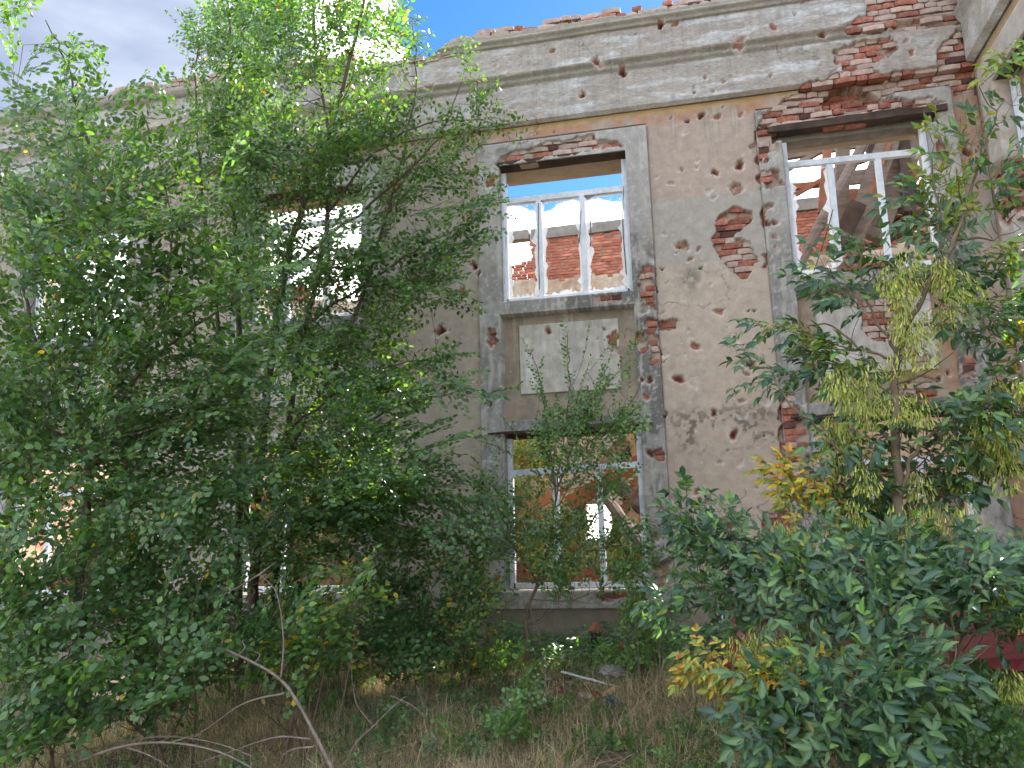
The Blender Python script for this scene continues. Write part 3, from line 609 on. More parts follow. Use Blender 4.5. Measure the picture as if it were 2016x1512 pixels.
#@@FRAMES
# ---------------------------------------------------------------- broken white window frames (thing's parts: window_frame > mullion, transom, broken_pane)
def fbar(m, p, q, w=.062, d=.06, jit=0): m.bar(p, q, d, w, up=(q[0]-p[0] == 0 and (1, 0, 0)) or (0, 0, 1), jit=jit)
def window_frame(parent, tf, z0, z1, zt, mull, lean=0, shards=(), gone=(), shift=(0, 0), label=None):
    """tf(x, depth, z) -> world; x runs -OW..OW"""
    def bar(name, par, pts, w=.062, d=.065, mat='pvc', seg=1):
        m = MB()
        a, b = [Vector(tf(x, y, z)) for x, y, z in pts]; dep = Vector(tf(0, 1, 0))-Vector(tf(0, 0, 0)); m.bar(a, b, w, d, up=dep, seg=seg); 
        r = MB(); r.add(np.concatenate(m.V), m.F)
        return r.build(name, M[mat], par)
    Wd = OW-.035; y = .12; fr = MB()
    dep = Vector(tf(0, 1, 0))-Vector(tf(0, 0, 0))
    segs = [((-Wd, y, z0), (-Wd+lean*.3, y, z1)), ((Wd, y, z0), (Wd+lean*.3, y, z1)), ((-Wd, y, z0+.03), (Wd, y, z0+.03))]
    for a, b in segs: fr.bar(Vector(tf(*a)), Vector(tf(*b)), .062, .068, up=dep)
    for s in (-1, 1): fr.bar(Vector(tf(s*Wd, y-.036, z0)), Vector(tf(s*Wd, y-.036, z1-.01)), .02, .012, up=dep)
    f = fr.build('window_frame', M['pvc'], parent)
    if label: f['label'] = label
    if zt:
        if 't' not in gone: bar('transom', f, [(-Wd+.031, y, zt+shift[0]), (Wd-.031, y, zt+shift[1])], .070, .060, seg=1)
    xs = []
    for (xa, xb, zb, ze) in mull: bar('mullion', f, [(xa, y-.002, zb), (xb, y-.002, ze)], .066, .058); xs.append((xa+xb)/2)
    # what is left of the glass: jagged margins
    xs = sorted([-Wd]+xs+[Wd])
    for i in range(len(xs)-1):
        if i not in shards: continue
        xa, xb = xs[i]+.032, xs[i+1]-.032; za, zb = z0+.06, (zt or z1)-.035; n = 22; V = []; F = []; rr = np.random.default_rng(int(abs(xa*1000))+i)
        per = []
        for t in np.linspace(0, 1, n, endpoint=False): per.append((xa+(xb-xa)*t, za, 0, 1))
        for t in np.linspace(0, 1, n, endpoint=False): per.append((xb, za+(zb-za)*t, -1, 0))
        for t in np.linspace(0, 1, n, endpoint=False): per.append((xb-(xb-xa)*t, zb, 0, -1))
        for t in np.linspace(0, 1, n, endpoint=False): per.append((xa, zb-(zb-za)*t, 1, 0))
        m = len(per); a0 = 0
        for k, (x, z, nx, nz) in enumerate(per):
            a0 = .6*a0+rr.normal(0, .018); w = max(.002, .022+abs(a0)*1.3+(.05 if rr.random() < .06 else 0)); w = min(w, (xb-xa)*.4)
            if nz == -1: w *= .8
            ix = min(max(x+nx*w, xa+.003), xb-.003); iz = min(max(z+nz*w, za+.003), zb-.003)
            for yy in (y+.012, y+.017): V += [tf(x, yy, z), tf(ix, yy, iz)]
        for k in range(m):
            q = 4*k; r_ = 4*((k+1) % m); F += [(q, r_, r_+1, q+1), (q+2, q+3, r_+3, r_+2), (q+1, r_+1, r_+3, q+3)]
        mm = MB(); mm.add(V, F); mm.build('broken_pane', M['shard'], f)
    return f
def tfb(c): return lambda x, y, z: (c+x, y, z)
CC = BAY[2]
window_frame(ruin, tfb(CC), 4.56, 6.30, 5.92, [(-1.59-CC, -1.60-CC, 4.6, 5.89), (-1.045-CC, -1.05-CC, 4.6, 5.89)], shards=(0, 1, 2), label='white frame of three broken panes with the inner brick wall behind, over the blank panel')
window_frame(ruin, tfb(CC), 1.14, 2.88, 2.49, [(-1.51-CC, -1.50-CC, 1.17, 2.46), (-.985-CC, -.99-CC, 1.17, 2.46)], shift=(-.02, .02), label='white frame without glass standing behind the young elm')
CR = BAY[3]
window_frame(ruin, tfb(CR), 4.58, 6.26, 5.96, [(1.87-CR, 1.885-CR, 4.62, 5.93), (2.40-CR, 2.41-CR, 4.62, 5.93)], lean=.02, shards=(0,), shift=(.02, .0), label='white frame with collapsed roof timbers behind it')
window_frame(ruin, tfb(CR), 1.14, 2.88, 2.42, [(1.95-CR, 1.93-CR, 1.17, 2.38), (2.42-CR, 2.45-CR, 1.17, 2.38)], label='white frame half hidden by the ash tree')
for c in BAY[:2]:
    window_frame(ruin, tfb(c), 4.56, 6.30, 5.92, [(-.3, -.3, 4.6, 5.89), (.24, .24, 4.6, 5.89)], shards=(0, 2))
    window_frame(ruin, tfb(c), 1.14, 2.88, 2.46, [(-.26, -.26, 1.17, 2.43)])
window_frame(wing, lambda x, y, z: (CORX+y, -1.42+x, z), 4.56, 6.30, 5.75, [(.25, .25, 4.6, 5.72), (-.3, -.3, 4.6, 5.72)], shards=(0, 2))
window_frame(wing, lambda x, y, z: (CORX+y, -1.42+x, z), 1.14, 2.88, 2.46, [(.25, .25, 1.17, 2.43)])
# sealing strips that hang loose in the upper windows
for pts in ([(992, 420), (996, 470), (994, 560)], [(1060, 400), (1060, 470), (1062, 570)], [(1144, 415), (1142, 450), (1140, 478)], [(1162, 430), (1163, 470), (1162, 486)], [(1228, 368), (1226, 440), (1233, 540)], [(1640, 412), (1624, 470), (1602, 535)], [(1792, 360), (1790, 470), (1784, 520)], [(1905, 900), (1900, 960), (1893, 1010)]):
    m = MB(); m.tube(smoothline([W(u, v, .09) for u, v in pts]), .006, 5); m.build('hanging_seal', M['black'], ruin)

#@@INNER
# ---------------------------------------------------------------- inner walls of the shell
YI = 9.0
inner = empty('inner_brick_wall', 'orange red brick wall with a grey beam on top, seen through the upper windows', 'wall')
def opening_i(x, z):
    a = W(1150, 992, YI); b = W(1206, 1062, YI); r = (x > a[0]) & (x < b[0]) & (z > b[2]) & (z < a[2])
    for c in (-7.2, 5.2): r |= (np.abs(x-c) < .7) & (z > 1.2) & (z < 3.0)
    return r
def itop(x):
    t = np.interp(x, [-12, -9.2, -8.9, -6.2, -6.1, -4.6, -4.5, -4.05, -3.99, -3.7, -3.35, -3.3, 12], [8.4, 8.3, 7.6, 7.7, 8.3, 8.3, 8.6, 8.55, 8.45, 8.25, 8.5, 8.9, 8.95])
    return t
bl = []; row = 0; z = .4
while z < 9.0:
    x = -12+(row % 2)*.12
    while x < 8.5:
        hd = random.random() < .4; Lb = .13 if hd else .25
        cx = np.array([x+Lb/2]); cz = np.array([z])
        if z < itop(cx)[0] and not opening_i(cx, cz)[0] and not (z > 8.75 and random.random() < .25 and x < -1.2 and z > itop(cx)[0]-.14):
            if not (3.0 < z < 7.6 and random.random() < .0): bl.append(('far_brick', hd, (x+Lb/2, YI+random.uniform(-.008, .008), z), 0, random.gauss(0, .008)))
        x += Lb+.008
    z += .0745; row += 1
def vis(b):
    p = b[2]; s = (p[1]-CAM[1]); X0 = CAM[0]+(p[0]-CAM[0])*9.3/s; Z0 = 1.6+(p[2]-1.6)*9.3/s
    return (4.6 < Z0 < 5.6) and (-2.06 < X0 < -.48 or 1.35 < X0 < 2.3)
vb = [b for b in bl if vis(b)]; rest = [b for b in bl if not vis(b)]; random.shuffle(vb)
for b in vb[:298]: place_brick(b[0], b[1], b[2], 0, b[4], inner)
joined_bricks(vb[298:]+rest, 'brickwork', inner, 'far_brick'); print('far bricks', len(bl), len(vb))
mb = MB(); a = W(1150, 992, YI); b_ = W(1206, 1062, YI)
def core(x0, x1, z0, z1): mb.box((x0, YI-.035, z0), (x1, YI+.35, z1))
core(-12, a[0], 0, 7.6); core(a[0], b_[0], a[2], 8.9); core(a[0], b_[0], 0, b_[2]); core(b_[0], 8.5, 0, 8.9)
core(-3.3, a[0], 7.6, 8.9); core(-6.1, -4.5, 7.6, 8.25)
mb.build('mortar_bed', M['mortar'], inner)
mb = MB(); mb.bar((-8.4, YI+.02, 9.06), (-3.35, YI+.0, 9.05), .28, .22, jit=.01, seg=8); mb.bar((-3.3, YI+.02, 9.04), (8.2, YI+.02, 9.12), .28, .26, jit=.012, seg=20); mb.build('top_beam', M['grey_beam'], inner)
# fallen-render patches and a ledge low on the inner wall
def rel_i(x, z):
    zz = np.zeros(x.shape); return .10+(fbm(x*2, z*2, 71, 3)-.5)*.05, zz.astype(bool), zz, zz, zz
def col_i(x, z, ex, r, p, d, zone):
    n = fbm(x*2, z*2, 72, 4); n2 = fbm(x*6, z*6, 73, 3); c = np.zeros(x.shape+(3,)); c[:] = (.46, .34, .24); c = lerp3(c, (.50, .42, .33), sstep(.4, .6, n)); return lerp3(c, (.30, .20, .14), sstep(.55, .7, n2)*.6)
_XB, _ZB = XB, ZB; XB, ZB = [], []
fi = lambda x, h, z: np.stack([x, YI-h, z], -1)
sheet('render_patch', -12, 8.4, 7.3, 8.05, .06, lambda x, z: z < 7.86+(fbm(x*2, z*0, 74, 3)-.5)*.28, '', M['inner_plaster'], inner, frame=fi, fns=(rel_i, col_i), back=-.03)
sheet('render_patch', -12, 8.4, .2, 7.3, .09, lambda x, z: (fbm(x*.6, z*.6, 75, 4) > .5) & ~opening_i(x, z), '', M['inner_plaster'], inner, frame=fi, fns=(rel_i, col_i), back=-.03)
# nearer cross wall behind the right-hand bays, plastered, with a door opening under a charred lintel
cross = empty('cross_wall', 'tan plastered inner wall with a dark lintel over a doorway, behind the lower right window', 'wall')
YC = 4.2; dA, dB = W(1822, 978, YC), W(1898, 978, YC)
def co(x, z): return (x > dA[0]) & (x < dB[0]) & (z < dA[2])
def rel_c(x, z):
    zz = np.zeros(x.shape); h = (fbm(x*2, z*2, 81, 3)-.5)*.05; ex = fbm(x*1.1, z*1.3, 82, 4)+.22*sstep(1.2, .2, x) > .62; return np.where(ex, h-.03, h), ex, zz, zz, zz
def col_c(x, z, ex, r, p, d, zone):
    n = fbm(x*2, z*2, 83, 4); n2 = fbm(x*7, z*7, 84, 3); c = np.zeros(x.shape+(3,)); c[:] = (.50, .37, .26); c = lerp3(c, (.56, .46, .36), sstep(.4, .6, n)); c = lerp3(c, (.36, .24, .17), sstep(.55, .7, n2)*.6)
    return np.where(ex[..., None], lerp3(np.array((.38, .18, .12))*np.ones(c.shape), (.48, .37, .29), sstep(.45, .55, n2)), c)
fc = lambda x, h, z: np.stack([x, YC-h, z], -1)
ctop = lambda x: np.interp(x, [-1.5, -.9, -.3, .6, 1.4, 9], [1.2, 2.6, 3.3, 4.0, 4.35, 4.3])+(fbm(x*3, x*0, 85, 3)-.5)*.3
sheet('plaster_skin', -1.5, 7, 0, 4.6, .05, lambda x, z: (z < ctop(x)) & ~co(x, z), '', M['inner_plaster'], cross, frame=fc, fns=(rel_c, col_c), back=-.08)
mb = MB()
for x0, x1 in ((-1.45, -.9), (-.9, -.3), (-.3, .6), (.6, 1.4), (1.4, dA[0]), (dB[0], 7)): mb.box((x0, YC+.081, 0), (x1-.001, YC+.3, ctop(np.array([x0+.02]))[0]-.12))
mb.box((dA[0]+.001, YC+.081, dA[2]), (dB[0]-.001, YC+.3, 4.2)); mb.build('masonry_core', M['far_brick'], cross)
m = MB(); m.bar((dA[0]-.12, YC-.03, dA[2]+.03), (dB[0]+.1, YC-.03, dA[2]+.05), .16, .09, jit=.005, seg=5); m.build('lintel', M['dark_wood'], cross)
# side walls running back from the facade; their faces look into the sun
for (X, y0, y1, h, lab) in ((-6.55, .6, 8.8, 4.2, 'broken brick partition running back behind the second window from the left'), (-10.6, .6, 8.8, 4.4, 'broken brick partition running back behind the leftmost window'), (-3.9, 4.2, 8.8, 3.4, 'low brick partition behind the lower middle window')):
    pt = empty('partition_wall', lab, 'wall', 'broken partition walls inside the ruin')
    fp = lambda y, hh, z, X=X: np.stack([X+hh, y, z], -1)
    sheet('plaster_skin', y0, y1, 0, h+.3, .08, lambda y, z: z < h+(fbm(y*1.5, y*0, 91, 3)-.5)*1.0, '', M['inner_plaster'], pt, frame=fp, fns=(rel_c, col_c), back=.05)
    mb = MB(); mb.box((X-.28, y0, 0), (X-.052, y1, h-.4)); mb.build('masonry_core', M['far_brick'], pt)
XB, ZB = _XB, _ZB

#@@TIMBER
# ---------------------------------------------------------------- collapsed roof timbers (each one a thing)
def P3(t): return Vector(W(*t))
def timber(a, b, w, d, mat, label, name='roof_timber', round_=False, group='collapsed roof timbers', seg=8, jit=None):
    m = MB(); a, b = P3(a), P3(b)
    if round_:
        pts = [a.lerp(b, k/seg)+Vector(RNG.uniform(-.012, .012, 3)) for k in range(seg+1)]; m.tube(pts, [w/2*(1+random.uniform(-.08, .08)) for _ in pts], 9)
    else: m.bar(a, b, w, d, up=(0, 1, 0), jit=(w*.05 if jit is None else jit), seg=seg)
    o = m.build(name, M[mat], None); tag(o, label, 'timber', group); return o
tb = [((1718, 250, 4.4), (1552, 560, 2.6), .17, .17, 'old_wood', 'round grey pole leaning from upper right to lower left in the right upper window', True),
 ((1660, 225, 4.6), (1655, 500, 4.6), .22, .2, 'old_wood', 'thick upright post in the middle of the right upper window', False),
 ((1632, 250, 6.2), (1618, 420, 6.2), .16, .14, 'brown_wood', 'thinner brown post left of the thick upright one', False),
 ((1765, 235, 4.2), (1668, 500, 3.8), .34, .12, 'old_wood', 'wide split plank leaning down to the left beside the post', False),
 ((1752, 280, 4.0), (1690, 440, 3.9), .07, .06, 'brown_wood', 'splintered edge of plank with red stains', False),
 ((1815, 235, 4.8), (1712, 470, 4.2), .42, .16, 'old_wood', 'bundle of broken boards leaning in the right half of the window', False),
 ((1800, 330, 5.2), (1745, 440, 5.0), .30, .10, 'brown_wood', 'reddish boards wedged behind the right mullion', False),
 ((1790, 370, 5.4), (1790, 470, 5.4), .24, .10, 'brown_wood', 'short reddish plank standing in the right pane', False),
 ((1530, 312, 8.0), (1830, 262, 8.0), .13, .12, 'old_wood', 'upper grey rafter crossing the sky in the right upper window', False),
 ((1528, 345, 8.0), (1660, 275, 7.0), .10, .10, 'old_wood', 'thin rafter rising to the right below the top rafter', False),
 ((1540, 372, 7.6), (1830, 335, 7.6), .12, .12, 'brown_wood', 'brown rafter crossing the sky at mid height of the window', False),
 ((1540, 398, 7.4), (1640, 342, 7.0), .09, .09, 'brown_wood', 'thin brown strut under the mid height rafter', False),
 ((1620, 345, 6.6), (1790, 280, 6.6), .11, .10, 'dark_wood', 'dark rafter rising to the right behind the transom', False),
 ((1668, 350, 5.8), (1760, 346, 5.8), .26, .08, 'old_wood', 'grey board lying across behind the transom', False),
 ((1664, 392, 5.8), (1775, 386, 5.8), .34, .08, 'brown_wood', 'brown board across the middle pane', False),
 ((1735, 300, 7.0), (1752, 232, 7.0), .04, .04, 'old_wood', 'thin batten against the sky, left one of two', False),
 ((1722, 300, 7.0), (1738, 232, 7.0), .04, .04, 'old_wood', 'thin batten against the sky, right one of two', False),
 ((1690, 400, 3.6), (1640, 500, 3.6), .26, .12, 'dark_wood', 'dark broken plank end hanging beside the post', False),
 ((1820, 420, 4.6), (1745, 470, 4.4), .22, .2, 'dark_wood', 'dark splintered log end above the debris at the right pane', True),
 ((1775, 245, 4.4), (1790, 420, 4.2), .18, .14, 'dark_wood', 'dark upright post at the right side of the right upper window', False),
 ((1700, 260, 5.0), (1770, 430, 4.6), .15, .12, 'dark_wood', 'dark rafter fallen down to the right across the split planks', False),
 # lower middle window
 ((1120, 992, 1.6), (1262, 908, 1.0), .20, .05, 'brown_wood', 'reddish brown plank rising to the right under the lower transom', False),
 ((1180, 962, 2.4), (1268, 1082, 1.2), .16, .16, 'dark_wood', 'charred log slanting down to the right in the lower middle window', True),
 ((1215, 952, 3.0), (1275, 1012, 2.0), .20, .2, 'dark_wood', 'dark log end poking out behind the right side of lower frame', True),
 ((1185, 925, 3.2), (1250, 838, 3.2), .20, .12, 'old_wood', 'grey beam rising to the lintel in the lower middle window', False),
 ((1215, 925, 3.4), (1275, 850, 3.4), .22, .14, 'dark_wood', 'dark beam beside the grey one under the lower lintel', False),
 ((1238, 848, 1.2), (1258, 925, 1.2), .09, .04, 'pale_wood', 'pale board hanging at the right side of the lower middle window', False),
 ((1222, 940, 1.6), (1268, 962, 1.4), .03, .03, 'rust', 'thin rusty rod behind the lower right pane', False),
 ((1262, 955, 1.4), (1233, 1002, 1.6), .05, .03, 'old_wood', 'short split stick leaning behind the lower right pane', False),
 ((1130, 1040, 2.4), (1148, 985, 2.4), .10, .1, 'dark_wood', 'dark stub behind the middle of the lower window', False),
 ((1020, 1020, 2.4), (1085, 975, 2.4), .14, .05, 'brown_wood', 'brown board end low in the lower middle window', False)]
for t in tb: timber(t[0], t[1], t[2], t[3], t[4], t[5], round_=t[6])
# heap of splintered wood on the inner ledge behind the right upper window
hp = empty('debris_heap', 'heap of splintered boards behind the right pane of the right upper window', 'debris')
for k in range(26):
    a = P3((1700+random.uniform(0, 130), 455+random.uniform(-30, 35), 4.6)); d = Vector((random.uniform(-.6, .6), random.uniform(-.3, .3), random.uniform(-.2, .35))); m = MB(); m.bar(a, a+d, random.uniform(.04, .12), .02, jit=.005, seg=3)
    m.build('splinter', M[random.choice(['old_wood', 'brown_wood', 'dark_wood', 'pale_wood'])], hp)

#@@VEG
# ---------------------------------------------------------------- foliage engine (numpy)
GREENS = {
 'elm': [(.120, .210, .075), (0.068, 0.150, 0.058), (0.084, 0.176, 0.061), (0.054, 0.124, 0.055), (0.108, 0.215, 0.065)],
 'elm_young': [(0.101, 0.215, 0.065), (0.128, 0.247, 0.065), (0.081, 0.182, 0.065)],
 'shrub': [(0.076, 0.167, 0.063), (0.101, 0.206, 0.075), (0.126, 0.231, 0.092), (0.059, 0.135, 0.053)],
 'ash': [(.110, .190, .080), (.095, .165, .085), (0.051, 0.111, 0.070), (0.061, 0.130, 0.072), (0.081, 0.156, 0.065), (0.043, 0.094, 0.065)],
 'light': [(0.135, 0.260, 0.065), (0.162, 0.286, 0.072), (0.115, 0.221, 0.072)],
 'yellow': [(.42, .33, .035), (.50, .33, .03), (.30, .30, .05), (.45, .22, .03)],
 'yellowgreen': [(.22, .25, .045), (.28, .27, .05), (.16, .22, .045)],
 'key': [(.42, .50, .11), (.50, .57, .15), (.34, .41, .09), (.52, .46, .18)],
 'dry': [(.54, .44, .28), (.66, .55, .37), (.36, .28, .18), (.62, .51, .35), (.28, .21, .14)],
 'brown': [(.13, .08, .05), (.20, .13, .08)],
}
# leaf outlines: x along the blade, y across, z lift
def leaf_small():
    V = np.array([(0, 0, 0), (.30, .30, .06), (.68, .26, .05), (1, 0, -.03), (.68, -.26, .05), (.30, -.30, .06)]); return V, np.array([(0, 3, 2, 1), (0, 5, 4, 3)])
def leaf_big():
    V = [(0, 0, 0), (.33, 0, 0), (.68, 0, -.03), (1, 0, -.13), (.15, .13, .05), (.42, .215, .10), (.74, .13, .03), (.15, -.13, .05), (.42, -.215, .10), (.74, -.13, .03)]
    F = [(0, 1, 5, 4), (1, 2, 6, 5), (0, 7, 8, 1), (1, 8, 9, 2), (2, 3, 3, 6), (2, 9, 3, 3)]
    return np.array(V), F
def leaf_key():
    V = np.array([(0, 0, 0), (.45, .08, 0), (.85, .11, .01), (1, 0, 0), (.85, -.11, .01), (.45, -.08, 0)]); return V, np.array([(0, 3, 2, 1), (0, 5, 4, 3)])
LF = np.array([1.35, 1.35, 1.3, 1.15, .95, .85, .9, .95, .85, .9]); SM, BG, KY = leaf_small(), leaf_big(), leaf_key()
BGQ = np.array([f for f in BG[1] if len(set(f)) == 4]); BGT = np.array([(2, 3, 6), (2, 9, 3)])
def norm(a): return a/np.maximum(np.linalg.norm(a, axis=-1, keepdims=True), 1e-9)
class Fol:
    """leaves of one crown: arrays of base point, direction, normal, length, colour"""
    def __init__(s, kind): s.kind = kind; s.P = []; s.D = []; s.N = []; s.L = []; s.C = []
    def add(s, P, D, N, L, Cc): s.P.append(P); s.D.append(D); s.N.append(N); s.L.append(L); s.C.append(Cc)
    def arrays(s): return [np.concatenate(a) for a in (s.P, s.D, s.N, s.L, s.C)]
    def verts(s, idx=None):
        P, D, N, L, Cc = s.arrays()
        if idx is not None: P, D, N, L, Cc = P[idx], D[idx], N[idx], L[idx], Cc[idx]
        T = {'small': SM, 'big': BG, 'key': KY}[s.kind][0]; D = norm(D); X = norm(np.cross(N, D)); N2 = np.cross(D, X)
        V = P[:, None]+L[:, None, None]*(T[None, :, 0:1]*D[:, None]+T[None, :, 1:2]*X[:, None]+T[None, :, 2:3]*N2[:, None])
        return V, Cc, len(T)
    def build(s, name, mat, parent, idx=None, stuff=True):
        V, Cc, m = s.verts(idx); n = len(V); off = (np.arange(n)*m)[:, None, None]
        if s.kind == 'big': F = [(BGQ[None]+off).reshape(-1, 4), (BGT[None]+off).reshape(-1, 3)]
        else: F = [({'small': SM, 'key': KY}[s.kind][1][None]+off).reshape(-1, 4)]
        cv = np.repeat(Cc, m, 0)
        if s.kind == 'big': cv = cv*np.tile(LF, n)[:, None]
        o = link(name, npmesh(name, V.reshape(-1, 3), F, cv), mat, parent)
        if stuff: o['kind'] = 'stuff'
        return o
def pick(pal, n, var=.18, r=RNG):
    c = np.array(GREENS[pal])[r.integers(0, len(GREENS[pal]), n)]; return c*(1+r.normal(0, var, (n, 1))).clip(.5, 1.6)
class Proto: pass
def elm_spray(seed, L=.75, nt=9, step=.032, leaf=.060, droop=.25):
    """flat feathery twig: leaves alternate left and right in one plane"""
    r = np.random.default_rng(seed); p = Proto(); P = []; D = []; N = []; Z = []; p.tw = []
    def twig(o, d, L, lv):
        n = max(3, int(L/step)); pts = [o]; q = o.copy(); dd = d.copy()
        for k in range(n):
            dd = norm(dd+np.array([0, 0, -droop*.5/n])+r.normal(0, .035, 3)); q = q+dd*step; pts.append(q)
            if lv or k > n*.12:
                sd = norm(np.cross(np.array([0, 0, 1.0]), dd)); s = 1 if k % 2 else -1
                ld = norm(dd*.62+sd*s*.8+r.normal(0, .22, 3)+np.array([0, 0, -.12])); P.append(q+ld*.006); D.append(ld); N.append(norm(np.array([0, 0, 1.0])+r.normal(0, .38, 3)))
                Z.append(leaf*r.uniform(.65, 1.2)*(.6+.4*min(1, (n-k)/4+.3)))
        p.tw.append(np.array(pts[::max(1, n//4)]+[pts[-1]])); return pts
    main = twig(np.zeros(3), np.array([1.0, 0, .18]), L, 0)
    for i in range(nt):
        t = (i+1.0)/(nt+1.0); q = main[int(t*(len(main)-1))]; s = 1 if i % 2 else -1; Lt = L*(.52*(1-t)+.14)*r.uniform(.7, 1.25)
        twig(q, norm(np.array([.72, s*.72, r.normal(.06, .16)])), Lt, 1)
    p.P, p.D, p.N, p.L = np.array(P), np.array(D), np.array(N), np.array(Z); return p
def ash_spray(seed, L=.55, nodes=6, leaflet=.10, pairs=3):
    r = np.random.default_rng(seed); p = Proto(); P = []; D = []; N = []; Z = []; p.tw = []
    q = np.zeros(3); dd = np.array([1.0, 0, .1]); mp = [q]
    for k in range(nodes):
        dd = norm(dd+r.normal(0, .08, 3)); q = q+dd*L/nodes; mp.append(q)
        for s in ((-1, 1) if k < nodes-1 else (-1, 1, 0)):
            a = math.radians(r.uniform(40, 65))*s; up = np.array([0, 0, 1.0]) if k % 2 else np.array([0, .75, .65])
            sd = norm(np.cross(up, dd)); rd = norm(dd*math.cos(a)+sd*math.sin(a)+np.array([0, 0, .10])+r.normal(0, .12, 3)); o = q.copy(); rl = leaflet*2.2*r.uniform(.75, 1.15); pts = [o]
            nn = norm(np.array([0, 0, 1.0])+r.normal(0, .3, 3)); ls = norm(np.cross(nn, rd))
            for j in range(pairs):
                rd = norm(rd+np.array([0, 0, -.16])); o = o+rd*rl/(pairs+.4)*(1.25 if j == 0 else 1)
                for g in (-1, 1):
                    P.append(o); ld = norm(rd*.62+ls*g*.78+np.array([0, 0, -.28])+r.normal(0, .14, 3)); D.append(ld); N.append(norm(nn+r.normal(0, .28, 3))); Z.append(leaflet*r.uniform(.72, 1.1)*(.8+.2*j/pairs))
                pts.append(o)
            P.append(o); D.append(norm(rd+np.array([0, 0, -.15]))); N.append(nn); Z.append(leaflet*r.uniform(.95, 1.25)); p.tw.append(np.array(pts))
    p.tw.append(np.array(mp)); p.P, p.D, p.N, p.L = map(np.array, (P, D, N, Z)); return p
def key_cluster(seed, n=110, w=.065, h=.17, kl=.042):
    r = np.random.default_rng(seed); p = Proto(); t = r.uniform(0, 1, n)**.8; a = r.uniform(0, 6.283, n); rad = w*np.sqrt(r.uniform(0.05, 1, n))*(.35+1.1*np.sin(np.pi*np.clip(t*.8+.1, 0, 1)))
    p.P = np.stack([rad*np.cos(a), rad*np.sin(a), -t*h], 1); p.D = norm(np.stack([np.cos(a)*.35, np.sin(a)*.35, -np.ones(n)], 1)+r.normal(0, .22, (n, 3))); p.N = norm(np.stack([np.cos(a), np.sin(a), .2*np.ones(n)], 1)+r.normal(0, .5, (n, 3))); p.L = kl*r.uniform(.8, 1.2, n)
    p.tw = [np.array([(0, 0, .05), (0, 0, -h*.5), (0, 0, -h*.9)])]; return p
ELM = [elm_spray(i, L=.78, nt=10, leaf=.060) for i in range(5)]; ELMS = [elm_spray(20+i, L=.48, nt=6, step=.029, leaf=.056) for i in range(4)]; ELMUP = [elm_spray(40+i, L=.62, nt=3, step=.026, leaf=.060, droop=-.1) for i in range(4)]
ELMBIG = [elm_spray(60+i, L=.70, nt=5, step=.034, leaf=.080, droop=.5) for i in range(4)]
SHR = [elm_spray(80+i, L=.42, nt=6, step=.036, leaf=.068, droop=.3) for i in range(4)]
ELMY = [elm_spray(100+i, L=.42, nt=5, step=.022, leaf=.046, droop=-.05) for i in range(4)]; WHIP = [elm_spray(120+i, L=.62, nt=0, step=.024, leaf=.046, droop=-.05) for i in range(3)]
ASH = [ash_spray(i, L=.50, nodes=5, leaflet=.104) for i in range(5)]; ASHN = [ash_spray(30+i, L=.42, nodes=5, leaflet=.098) for i in range(5)]; KEY = [key_cluster(i) for i in range(4)]
def frame_of(d, roll=0.0):
    d = norm(np.asarray(d, float)); up = np.array([0, 0, 1.0]) if abs(d[2]) < .93 else np.array([0, -1.0, .2]); y = norm(np.cross(up, d)); z = np.cross(d, y)
    c, s = math.cos(roll), math.sin(roll); y, z = c*y+s*z, -s*y+c*z
    return np.stack([d, y, z], 1)
